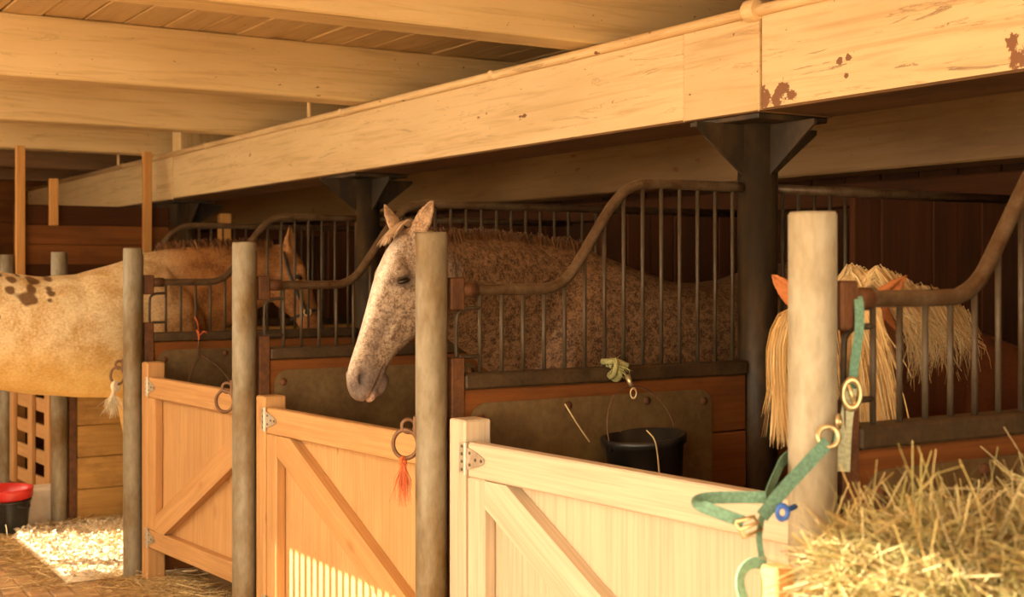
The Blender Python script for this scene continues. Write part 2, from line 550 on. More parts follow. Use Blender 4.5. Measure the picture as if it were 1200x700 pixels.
# aisle wall with two openings that let the low sun in; open towards the yard beside the photographer
WA, WB = (-5.87, -4.30), (-9.2, -7.6)
segs = []
xs = [X0, WB[0], WB[1], WA[0], WA[1], -2.3]
segs.append(boxd((X0, YF - 0.15, 0), (-2.3, YF, 1.66)))
segs.append(boxd((X0, YF - 0.15, 2.40), (-2.3, YF, 2.95)))
for a, b in ((xs[0], xs[1]), (xs[2], xs[3]), (xs[4], xs[5])):
    segs.append(boxd((a, YF - 0.15, 1.66), (b, YF, 2.40)))
struct('wall_front', segs, 'wall_cream', 'limewashed aisle wall with two openings')
for n, (a, b) in enumerate((WB, WA)):
    struct('window_%d' % (n + 1), [boxd((a, YF - 0.10, 1.60), (b, YF + 0.05, 1.66)), boxd((a, YF - 0.1, 2.40), (b, YF + 0.05, 2.46))],
           'gate_old', 'wooden sill and lintel of an aisle window')

ceiling = struct('ceiling', [boxd((X0, YF - 0.2, 2.945), (X1, YB + 0.15, 3.0))], 'ceiling_paint', 'yellowed boarded ceiling above the joists')
npl = 37
for j in range(npl):
    y = YF + 0.1 + j * 0.198
    box('plank', (X0, y, 2.915 + random.uniform(-0.003, 0.003)), (X1, y + 0.19, 2.944), 'ceiling_paint', ceiling, 0.006)

# ------------------------------------------------------------------ joists (run from the aisle over the main beam)
jl = ['cream painted ceiling joist, nearest full one at the top of the picture',
      'cream painted ceiling joist, second one back from the viewer',
      'cream painted ceiling joist with a long crack, third one back',
      'cream painted ceiling joist fourth back, ending at the short white post',
      'shadowed cream ceiling joist deep at the far left end',
      'last shadowed ceiling joist beside the far end wall',
      'cream ceiling joist over the near stall behind the main beam',
      'cream ceiling joist above the photographer']
jx = [-2.48, -4.71, -6.68, -8.65, -10.6, -12.4, -0.42, 1.64]
for x, lb in zip(jx, jl):
    o = box('ceiling_joist', (x - 0.2, YF, 2.605), (x, YB - 0.2, 2.912), 'shaded_joist' if x < -9 else 'joist_paint', None, 0.008, 'y')
    tag(o, lb, 'joist', 'ceiling joists')

# ------------------------------------------------------------------ main beam
BY0, BY1, BZ0, BZ1 = 1.21, 1.57, 2.22, 2.57
mb = thing('main_beam', 'long cream painted timber beam over the stall fronts', 'beam', (0, 0, 0))
M['beam_paint_spots'] = paint_mat('cream_paint_with_rust_chips', (0.70, 0.50, 0.255), (0.58, 0.39, 0.175), cracks=0.8,
    spots=[((-3.22, -0.18, -0.13), 0.05), ((-3.16, -0.18, -0.15), 0.035), ((-3.13, -0.18, -0.115), 0.045), ((-3.08, -0.18, -0.14), 0.03),
           ((-2.86, -0.18, -0.05), 0.018), ((-2.82, -0.18, -0.045), 0.018), ((-2.83, -0.18, -0.10), 0.015), ((-2.19, -0.18, -0.09), 0.035), ((-2.17, -0.18, -0.135), 0.045)])
box('beam_section', (-1.478, BY0, BZ0), (X1, BY1, BZ1), 'beam_paint_spots', mb, 0.008)
box('splice_block', (-1.90, BY0 - 0.006, BZ0 - 0.002), (-1.482, BY1 + 0.006, BZ1), 'beam_paint', mb, 0.005)
box('beam_section', (-8.24, BY0, BZ0), (-1.903, BY1, BZ1), 'beam_paint', mb, 0.008)
box('splice_block', (-8.66, BY0 - 0.006, BZ0 - 0.002), (-8.244, BY1 + 0.006, BZ1), 'beam_paint', mb, 0.005)
box('beam_section', (X0, BY0, BZ0), (-8.664, BY1, BZ1), 'beam_paint', mb, 0.008)

M['soffit'] = wood_mat('dark_brown_soffit', (0.24, 0.12, 0.045), (0.13, 0.06, 0.02), dirt=0.5, dirtcol=(0.05, 0.025, 0.01))  # darker brown for the downward faces of the main beam
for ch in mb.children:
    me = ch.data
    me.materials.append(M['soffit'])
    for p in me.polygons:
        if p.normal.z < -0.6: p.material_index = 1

cp = thing('conduit', 'thin cream painted conduit along the top edge of the main beam', 'pipe', (0, 0, 0))
tube('pipe', [(X0 + 0.1, BY0 - 0.012, BZ1 + 0.004), (X1, BY0 - 0.012, BZ1 + 0.004)], 0.021, 'conduit', cp, 10)
for x in (-11.5, -9.6, -7.4, -5.0, -3.3, -1.1, 0.6):
    box('clamp', (x - 0.02, BY0 - 0.034, BZ1 - 0.018), (x + 0.02, BY0 + 0.02, BZ1 + 0.026), 'conduit', cp, 0.006)
jb = lathe_data([(0.001, -0.03), (0.034, -0.03), (0.04, -0.02), (0.04, 0.02), (0.034, 0.03), (0.001, 0.03)], 16)
link('junction_box', mesh_from('junction_box', *jb, smooth=False), 'conduit', cp, (-1.50, BY0 - 0.018, BZ1 + 0.006), (0, math.pi / 2, 0))
for x in (-5.49, -9.77):
    tube('riser', [(x, BY0 - 0.012, BZ1 + 0.01), (x, BY0 - 0.012, 2.92)], 0.013, 'conduit', cp, 8)

sp = thing('stub_post', 'short white wooden post standing on the main beam', 'post', (-8.25, 1.3, BZ1))
box('post', (-0.10, -0.06, 0.0), (0.10, 0.10, 0.345), 'joist_paint', sp, 0.006, 'z')
box('cleat', (-0.03, 0.10, 0.06), (0.10, 0.30, 0.345), 'joist_paint', sp, 0.006, 'z')

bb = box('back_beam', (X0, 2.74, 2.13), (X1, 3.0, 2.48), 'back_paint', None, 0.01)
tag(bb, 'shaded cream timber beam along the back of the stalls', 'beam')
bb = box('wall_rail', (X0, 3.0, 1.98), (X1, 3.085, 2.10), 'dark_plank', None, 0.008)
tag(bb, 'dark brown rail along the back wall under the rear beam', 'rail')

# ------------------------------------------------------------------ iron columns
def gusset(ax, sgn):
    t, r, h, r0 = 0.006, 0.30, 0.19, 0.07
    pr = [(r0, 2.195), (r, 2.195), (r, 2.178), (r0, 2.195 - h)]
    V = []
    for s in (-t, t):
        for (d, z) in pr:
            V.append(Vector((d * sgn, s, z)) if ax == 'x' else Vector((s, d * sgn, z)))
    F = [(0, 1, 2, 3), (7, 6, 5, 4), (0, 4, 5, 1), (1, 5, 6, 2), (2, 6, 7, 3), (3, 7, 4, 0)]
    return mesh_from('gusset', V, F)
gus = [gusset('x', 1), gusset('x', -1), gusset('y', 1), gusset('y', -1)]
colmesh = mesh_from('column', *tube_data([(0, 0, 0), (0, 0, 2.2)], 0.075, 24), smooth=True)
for p in colmesh.polygons:
    if len(p.vertices) > 4: p.use_smooth = False
clabels = {1: 'thick black iron column with gusset bracket, closest to the viewer on the right',
           3: 'black iron column with gusset bracket, left of the grey horse head',
           5: 'farthest black iron column under the beam at the left'}
for k in (1, 3, 5):
    c = thing('iron_column', clabels[k], 'column', (px(k), 1.39, 0), 0, 'black iron columns')
    link('shaft', colmesh, 'iron', c)
    for g in gus: link('gusset', g, 'iron', c)
    box('cap_plate', (-0.19, -0.17, 2.197), (0.19, 0.17, 2.217), 'iron', c, 0.003)
    box('base_plate', (-0.13, -0.13, 0.0), (0.13, 0.13, 0.015), 'iron', c, 0.003)

# ------------------------------------------------------------------ galvanised stall posts
def tie_ring_parts(post, z, ang=math.atan2(-0.849, -0.527), R=0.046, tilt=0.2):
    d = Vector((math.cos(ang), math.sin(ang), 0))
    s = Vector((-d.y, d.x, 0))
    pad = mesh_from('ring_plate', *boxd((-0.004, -0.018, -0.032), (0.004, 0.018, 0.032)))
    link('ring_plate', pad, 'ring', post, d * 0.053 + Vector((0, 0, z)), (0, 0, ang))
    v, f = ring_data(d * 0.073 + Vector((0, 0, z)), s, 0.021, 0.0065, 16, 6)
    link('eye_bolt', mesh_from('eye_bolt', v, f, True), 'ring', post)
    toward = Vector((0.85, -0.53, 0))
    v, f = ring_data(d * 0.083 + Vector((0, 0, z - R - 0.012)), toward + d * tilt, R, 0.0075, 22, 8, 0.92)
    link('tie_ring', mesh_from('tie_ring', v, f, True), 'ring', post)
plabels = {0: 'pale galvanised stall post in the right foreground, the clean light one',
           1: 'galvanised stall post in front of the grey horse head',
           2: 'galvanised stall post between the two orange wooden gates',
           3: 'galvanised stall post in front of the spotted golden horse flank',
           4: 'galvanised stall post behind the back of the spotted golden horse',
           5: 'galvanised stall post at the far left edge behind the slatted gate'}
for k in range(6):
    t = thing('stall_post', plabels[k], 'post', (px(k), 0, 0), 0, 'galvanised stall posts')
    prof = [(0.051, 0), (0.051, 1.768), (0.047, 1.775), (0.042, 1.775), (0.042, 1.70), (0.001, 1.70)]
    v, f = lathe_data(prof, 28)
    me = mesh_from('pipe', v, f, True)
    link('pipe', me, 'pipe_light' if k == 0 else 'pipe', t)
    v, f = lathe_data([(0.052, 0.012), (0.060, 0.012), (0.060, 0.0), (0.052, 0.0)], 20)
    link('base_flange', mesh_from('base_flange', v, f), 'pipe', t)
    if k in (1, 2, 3):
        tie_ring_parts(t, {1: 1.155, 2: 1.15, 3: 1.145}[k], tilt=0.3)

# ------------------------------------------------------------------ stall partitions
RAILP = [(0.07, 1.59), (0.40, 1.59), (0.47, 1.598), (0.53, 1.632), (0.585, 1.70), (0.645, 1.785), (0.71, 1.873), (0.77, 1.93), (0.83, 1.955), (0.90, 1.962), (0.97, 1.962), (1.05, 1.962), (1.15, 1.962), (1.30, 1.962), (1.6, 1.962), (2.0, 1.962), (2.4, 1.962), (2.80, 1.962)]
rp = smooth_path([Vector((0, b, z)) for b, z in RAILP], 5)
def rail_z(b):
    for a, c in zip(rp[:-1], rp[1:]):
        if a.y <= b <= c.y:
            return a.z + (c.z - a.z) * (b - a.y) / max(1e-6, c.y - a.y)
    return rp[-1].z
_pm = {}
def cached(key, fn):
    if key not in _pm: _pm[key] = fn()
    return _pm[key]
SILL0, SILL1 = 1.268, 1.318

def plate_data(y0, y1, z0, z1, r, x, t):
    """steel sheet with rounded corners standing in the YZ plane"""
    out = []
    for cy, cz, a0 in ((y1 - r, z1 - r, 0), (y0 + r, z1 - r, 90), (y0 + r, z0 + r, 180), (y1 - r, z0 + r, 270)):
        for i in range(6):
            a = math.radians(a0 + i * 18)
            out.append((cy + r * math.cos(a), cz + r * math.sin(a)))
    n = len(out)
    V = [Vector((x, y, z)) for y, z in out] + [Vector((x + t, y, z)) for y, z in out]
    F = [tuple(range(n)), tuple(range(2 * n - 1, n - 1, -1))]
    F += [(i, (i + 1) % n, n + (i + 1) % n, n + i) for i in range(n)]
    return V, F

bolt_me = mesh_from('bolt', *lathe_data([(0.016, 0.0), (0.016, 0.004), (0.012, 0.009), (0.005, 0.012), (0.0005, 0.0125)], 12), smooth=True)

def partition(k, label):
    has_col = k in (1, 3)
    t = thing('stall_partition', label, 'partition', (px(k), 0, 0), 0, 'stall partitions')
    def rail_a():
        pts = [p for p in rp if p.y < 1.29] + [Vector((0, 1.312 if has_col else 2.85, 1.962))]
        return mesh_from('top_rail', *tube_data(pts, 0.019, 12), smooth=True)
    def rail_b():
        return mesh_from('top_rail', *tube_data([(0, 1.468 if has_col else 1.39, 1.962), (0, 2.85, 1.962)], 0.019, 12), smooth=True)
    link('top_rail', cached(('ra', has_col), rail_a), 'rail', t)
    if has_col: link('top_rail', cached(('rb', has_col), rail_b), 'rail', t)
    b = 0.18
    while b < 1.88:
        if not (has_col and 1.29 < b < 1.49):
            key = ('bar', round(b, 3))
            me = cached(key, lambda: mesh_from('bar', *tube_data([(0, b, SILL1 - 0.006), (0, b, rail_z(b) - 0.01)], 0.0073, 8), smooth=True))
            link('bar', me, 'bar', t)
        b += 0.0835
    for i in range(6):
        y0 = 1.885 + i * 0.152
        box('board', (-0.016, y0, SILL1), (0.014 + 0.004 * (i % 2), y0 + 0.147, 1.94), 'dark_plank', t, 0.004, 'z')
    # little latch loop next to the post
    def loop():
        pts = [(0, 0.18, 1.53), (0, 0.125, 1.528), (0, 0.100, 1.515), (0, 0.092, 1.49), (0, 0.092, 1.375), (0, 0.11, 1.372), (0, 0.18, 1.372)]
        return mesh_from('latch_loop', *tube_data(smooth_path(pts, 3), 0.0072, 8), smooth=True)
    link('latch_loop', cached('loop', loop), 'bar', t)
    # rail socket, end board and strip beside the pipe
    box('rail_socket', (-0.03, 0.056, 1.525), (0.03, 0.108, 1.63), 'rust', t, 0.005)
    v, f = tube_data([(0, 0.10, 1.59), (0, 0.165, 1.59)], 0.025, 12)
    link('rail_collar', cached('collar', lambda: mesh_from('rail_collar', v, f, True)), 'rust', t)
    box('end_board', (-0.035, 0.056, 0.02), (0.035, 0.105, 1.372), 'rust', t, 0.004, 'z')
    box('edge_strip', (-0.012, 0.048, 0.02), (0.012, 0.055, 1.74), 'rust', t, 0.002, 'z')
    # sill and planks
    cuts = [(0.108, 1.31), (1.47, 2.98)] if has_col else [(0.108, 2.98)]
    for (y0, y1) in cuts:
        box('sill', (-0.036, y0, SILL0), (0.036, y1, SILL1), 'sill', t, 0.006, 'y')
        z = SILL0 - 0.002
        for i in range(6):
            h = 0.205
            box('plank', (-0.026, y0, z - h), (0.026 + 0.002 * (i % 2), y1, z), 'ochre_board' if k == 4 else 'mid_plank', t, 0.005, 'y')
            z -= h + 0.003
    if k != 4:
        pl = link('kick_plate', cached('plate', lambda: mesh_from('kick_plate', *plate_data(0.125, 1.14, 0.50, 1.222, 0.06, 0.0285, 0.004))), 'plate', t)
        for (by, bz) in ((0.165, 1.17), (0.505, 1.195), (0.84, 1.195), (1.10, 1.18), (0.165, 0.85), (1.10, 0.85), (0.165, 0.55), (0.505, 0.54), (1.10, 0.55)):
            link('bolt', bolt_me, 'rust', pl, (0.0325, by, bz), (0, math.pi / 2, 0))
    return t
partition(0, 'barred stall partition at the right edge beside the flaxen maned horse')
partition(1, 'barred stall partition in front of the grey horse body, with hanging black bucket')
partition(2, 'barred stall partition just behind the grey horse head')
partition(3, 'barred stall partition in front of the golden horse neck')
partition(4, 'farthest barred stall partition with ochre boards beyond the golden horse')

# high boarded partition at the far left
hp = thing('board_partition', 'high brown boarded partition with orange studs at the far left', 'partition', (px(5), 0, 0))
zz = 0.02
for i in range(14):
    h = 0.15
    box('plank', (-0.02, 0.055, zz), (0.02, 1.24, zz + h), 'mid_plank' if i in (3, 6, 9, 11, 12) else 'dark_plank', hp, 0.005, 'y')
    zz += h + 0.003
for y in (0.056, 0.30, 1.02):
    box('stud', (0.021, y, 0.0 if y != 0.30 else 2.0), (0.075, y + 0.065, 2.6 if y != 0.30 else 2.36), 'stud', hp, 0.004, 'z')
o = box('wall_stud', (px(5) + 0.05, 1.63, 0), (px(5) + 0.13, 1.72, 2.12), 'stud', None, 0.004, 'z')
tag(o, 'narrow orange upright board beyond the farthest iron column', 'board')

# ------------------------------------------------------------------ wooden gate posts and gates
GATE_ROT = math.radians(5.6)
def hinge(parent, z):
    """strap hinge: post leaf, knuckle and tapering strap with screws (gate-local coordinates)"""
    yf = -0.0475
    datas = [boxd((-0.036, yf - 0.003, z - 0.048), (-0.006, yf, z + 0.048))]
    V = [Vector(p) for p in ((0.006, yf - 0.003, z - 0.034), (0.055, yf - 0.003, z - 0.022), (0.092, yf - 0.003, z - 0.008), (0.092, yf - 0.003, z + 0.008),
                             (0.055, yf - 0.003, z + 0.022), (0.006, yf - 0.003, z + 0.034))]
    V += [v + Vector((0, 0.003, 0)) for v in V]
    F = [tuple(range(6)), tuple(range(11, 5, -1))] + [(i, (i + 1) % 6, 6 + (i + 1) % 6, 6 + i) for i in range(6)]
    datas.append((V, F))
    datas.append(tube_data([(0, yf - 0.005, z - 0.05), (0, yf - 0.005, z + 0.05)], 0.0075, 10))
    v, f = merge(datas)
    h = link('hinge', mesh_from('hinge', v, f), 'zinc', parent)
    sm = cached('screw', lambda: mesh_from('screw', *lathe_data([(0.0055, 0), (0.005, 0.002), (0.0005, 0.003)], 8)))
    for (sx, sz) in ((-0.021, -0.036), (-0.021, -0.012), (-0.021, 0.012), (-0.021, 0.036), (0.02, 0.018), (0.02, -0.018), (0.05, 0.0), (0.08, 0.0)):
        link('screw', sm, 'screw', h, (sx, yf - 0.003, z + sz), (math.pi / 2, 0, 0))

def brace_mesh(x0, z0, x1, z1, wd, key):
    a, b = Vector((x0, 0, z0)), Vector((x1, 0, z1))
    d = (b - a); L = d.length
    return L, math.atan2(d.z, d.x), (a + b) / 2

def gate(k, wood, ply, brace, label, plabel, top=1.12, ptop=1.185):
    """hung beside post k, closing behind post k-1"""
    gp = thing('gate_post', plabel, 'post', (px(k), 0, 0), 0, 'wooden gate posts')
    box('post', (0.062, 0.03, 0.0), (0.160, 0.128, ptop), wood, gp, 0.006, 'z')
    g = thing('stall_gate', label, 'gate', (px(k) + 0.168, 0.078, 0), GATE_ROT, 'wooden stall gates')
    L = 1.40
    zb, zt = 0.19, top
    n = 1
    box('panel', (0.003, 0.001, zb + 0.01), (L - 0.003, 0.015, zt - 0.01), ply, g, 0.002, 'z')
    box('top_rail', (0.0, -0.045, zt - 0.108), (L, 0.0, zt), wood, g, 0.005)
    box('bottom_rail', (0.0, -0.045, zb), (L, 0.0, zb + 0.095), wood, g, 0.005)
    box('stile', (0.0, -0.045, zb + 0.096), (0.088, 0.0, zt - 0.109), wood, g, 0.005, 'z')
    box('stile', (L - 0.088, -0.045, zb + 0.096), (L, 0.0, zt - 0.109), wood, g, 0.005, 'z')
    # diagonal brace, cut to fit between rails and stiles
    zl, zh = zb + 0.097, zt - 0.110
    if brace == 'down':
        a, b2 = (0.09, zh), (L - 0.09, zl)
    else:
        a, b2 = (0.09, zl), (L - 0.09, zh)
    d = Vector((b2[0] - a[0], 0, b2[1] - a[1])).normalized()
    nn = Vector((-d.z, 0, d.x)) * 0.047
    A, B = Vector((a[0], 0, a[1])), Vector((b2[0], 0, b2[1]))
    # hexagon clipped at the corners
    s = 1 if brace == 'down' else -1
    wz, wx = 0.094 / abs(d.x), 0.094 / abs(d.z)
    if brace == 'down':
        poly = [(a[0], zh - wz * 0.75), (a[0], zh), (a[0] + wx * 0.6, zh), (b2[0], zl + wz * 0.75), (b2[0], zl), (b2[0] - wx * 0.6, zl)]
    else:
        poly = [(a[0], zl), (a[0], zl + wz * 0.75), (b2[0] - wx * 0.6, zh), (b2[0], zh), (b2[0], zh - wz * 0.75), (a[0] + wx * 0.6, zl)]
    cx = sum(p[0] for p in poly) / 6; cz = sum(p[1] for p in poly) / 6
    ang = math.atan2(d.z, d.x)
    R = Matrix.Rotation(ang, 3, 'Y')      # bring the board's length onto local X so that grain follows it
    loc = []
    for y in (-0.045, -0.001):
        for (x, z) in poly:
            loc.append(R @ Vector((x - cx, y, z - cz)))
    F = [tuple(range(6)), tuple(range(11, 5, -1))] + [(i, (i + 1) % 6, 6 + (i + 1) % 6, 6 + i) for i in range(6)]
    br = link('brace', mesh_from('brace', loc, F), wood, g, (cx, 0, cz), (0, -ang, 0))
    hinge(g, zt - 0.05)
    hinge(g, zb + 0.05)
    return g
gate(1, 'gate_new', 'ply_new', 'down', 'pale new pine gate in the foreground, lowest at the right', 'pale square wooden post holding the pale foreground gate')
gate(2, 'gate_old', 'ply_old', 'down', 'orange pine gate under the grey horse head, brace falling to the right', 'orange wooden post hinging the gate under the grey horse', 1.078, 1.122)
gate(3, 'gate_old', 'ply_old', 'up', 'orange pine gate farthest left, brace rising to the right', 'orange wooden post hinging the gate farthest left', 1.09, 1.165)

sg = thing('slatted_gate', 'slatted tan wooden gate behind the red bucket at far left', 'gate', (px(5) + 0.07, 0.03, 0), math.radians(3))
for x in (0.02, 0.52, 0.95, 1.42):
    box('upright', (x, -0.028, 0.08), (x + 0.115, 0.0, 1.12), 'gate_old', sg, 0.004, 'z')
for i in range(6):
    z = 0.10 + i * 0.185
    box('slat', (0.0, 0.001, z), (1.54, 0.024, z + 0.095), 'gate_old', sg, 0.004)

# slatted rack in the aisle, out of the picture, whose bars stripe the sunlight on the middle gate
rk = thing('slatted_rack', 'slatted wooden rack standing in the aisle', 'rack', (-3.85, -1.62, 0))
box('rail', (-0.45, -0.015, 1.45), (1.36, 0.015, 1.49), 'gate_old', rk, 0.003)
box('rail', (-0.45, -0.015, 0.10), (1.36, 0.015, 0.15), 'gate_old', rk, 0.003)
for i in range(38):
    x = -0.42 + i * 0.047
    box('slat', (x, -0.006, 0.15 if i % 11 else 0.0), (x + 0.016, 0.006, 1.45), 'gate_old', rk, 0.002, 'z')

# made-up fill lamps, added out of view to even the light along the row
for (x, lb) in ((-8.4, 'added fill lamp over the far end of the aisle'), (-5.8, 'added fill lamp over the middle of the aisle'), (-3.2, 'added fill lamp over the aisle nearest the photographer')):
    sl = thing('fill_lamp', lb, 'lamp', (x, -2.6, 2.40), 0, 'added aisle fill lamps')
    box('housing', (-0.78, -0.07, 0.065), (0.78, 0.07, 0.11), 'zinc', sl, 0.006)
    box('diffuser', (-0.75, -0.055, 0.0), (0.75, 0.055, 0.064), 'fill_glow', sl, 0.01)
    for dx in (-0.6, 0.6):
        tube('hanger', [(dx, 0, 0.11), (dx, 0, 0.515)], 0.006, 'zinc', sl, 6)

# ================================================================== HORSES
def C2W(r, u, t):
    """direction given as right / up / towards the viewer -> world"""
    return (RIGHT * r + Vector((0, 0, 1)) * u - FWD * t).normalized()

NR = 28
def ring_pts(c, u, v, rp_, rm, rv, e=2.0):
    out = []
    for k in range(NR):
        a = 2 * math.pi * k / NR
        ca, sa = math.cos(a), math.sin(a)
        x = math.copysign(abs(ca) ** (2 / e), ca); y = math.copysign(abs(sa) ** (2 / e), sa)
        out.append(c + u * x * (rp_ if x > 0 else rm) + v * y * rv)
    return out

def loft(rings):
    V, F = [], []
    for r in rings: V += r
    n = len(rings)
    for i in range(n - 1):
        for k in range(NR):
            k2 = (k + 1) % NR
            F.append((i * NR + k, i * NR + k2, (i + 1) * NR + k2, (i + 1) * NR + k))
    for ri, rev in ((0, True), (n - 1, False)):
        cen = sum(rings[ri], Vector()) / NR
        V.append(cen); ci = len(V) - 1
        for k in range(NR):
            k2 = (k + 1) % NR
            F.append((ci, ri * NR + k2, ri * NR + k) if rev else (ci, ri * NR + k, ri * NR + k2))
    return V, F

def ellipsoid(c, ax, n=14, m=20):
    """ax: three vectors (already scaled)"""
    V, F = [], []
    for i in range(n + 1):
        th = math.pi * i / n
        for k in range(m):
            ph = 2 * math.pi * k / m
            V.append(c + ax[0] * math.cos(th) + ax[1] * math.sin(th) * math.cos(ph) + ax[2] * math.sin(th) * math.sin(ph))
    for i in range(n):
        for k in range(m):
            k2 = (k + 1) % m
            F.append((i * m + k, (i + 1) * m + k, (i + 1) * m + k2, i * m + k2))
    return V, F

def coat_mat(name, dap=9.0, fleck=70.0, lo=0.42, hi=0.60, wd=0.5, stretch=(1, 1, 1)):
    m, nt, b = new_mat(name)
    a1 = nt.nodes.new('ShaderNodeAttribute'); a1.attribute_name = 'coat_a'
    a2 = nt.nodes.new('ShaderNodeAttribute'); a2.attribute_name = 'coat_b'
    v = coords(nt, stretch, False)
    d = noise_n(nt, v, dap, 3, 0.5, 0.3)
    f = noise_n(nt, v, fleck, 4, 0.7, 0.4)
    mx = nt.nodes.new('ShaderNodeMix'); mx.data_type = 'FLOAT'
    mx.inputs[0].default_value = wd
    nt.links.new(d, mx.inputs[2]); nt.links.new(f, mx.inputs[3])
    k = mask(nt, mx.outputs[0], lo, hi)
    c = mix(nt, k, a1.outputs['Color'], a2.outputs['Color'])
    hair = noise_n(nt, coords(nt, (stretch[0] * 1.0, stretch[1] * 0.35, stretch[2] * 1.0), False), 160, 2)
    c = mix(nt, 0.5, c, ramp(nt, hair, [(0.3, (0.6, 0.55, 0.5)), (0.6, (1, 1, 1))]), 'MULTIPLY')
    nt.links.new(c, b.inputs['Base Color'])
    b.inputs['Roughness'].default_value = 0.62
    b.inputs['Specular IOR Level'].default_value = 0.3
    bump(nt, b, hair, 0.25, 0.004)
    return m
M['coat_grey'] = coat_mat('dapple_roan_coat', 40.0, 120.0, 0.43, 0.59, 0.62)
M['coat_gold'] = coat_mat('mottled_golden_coat', 8.0, 75.0, 0.42, 0.62, 0.5)
M['coat_chestnut'] = coat_mat('chestnut_coat', 5.0, 50.0, 0.4, 0.65, 0.3)

def sstep(a, b, x):
    t = np.clip((x - a) / (b - a), 0, 1)
    return t * t * (3 - 2 * t)

HEAD = [  # a, front f, back f, half width, exponent
    (-0.035, -0.055, -0.13, 0.045, 2.0), (-0.015, -0.03, -0.155, 0.072, 2.0), (0.03, -0.008, -0.19, 0.088, 2.1), (0.09, 0.008, -0.225, 0.098, 2.2), (0.16, 0.013, -0.255, 0.101, 2.3),
    (0.23, 0.010, -0.262, 0.094, 2.4), (0.30, 0.003, -0.245, 0.080, 2.5), (0.37, -0.003, -0.20, 0.066, 2.5), (0.44, -0.008, -0.162, 0.058, 2.4), (0.50, -0.010, -0.148, 0.055, 2.3),
    (0.55, -0.013, -0.143, 0.058, 2.3), (0.59, -0.020, -0.138, 0.057, 2.2), (0.62, -0.034, -0.128, 0.050, 2.1), (0.643, -0.055, -0.115, 0.036, 2.0), (0.652, -0.07, -0.105, 0.018, 2.0)]

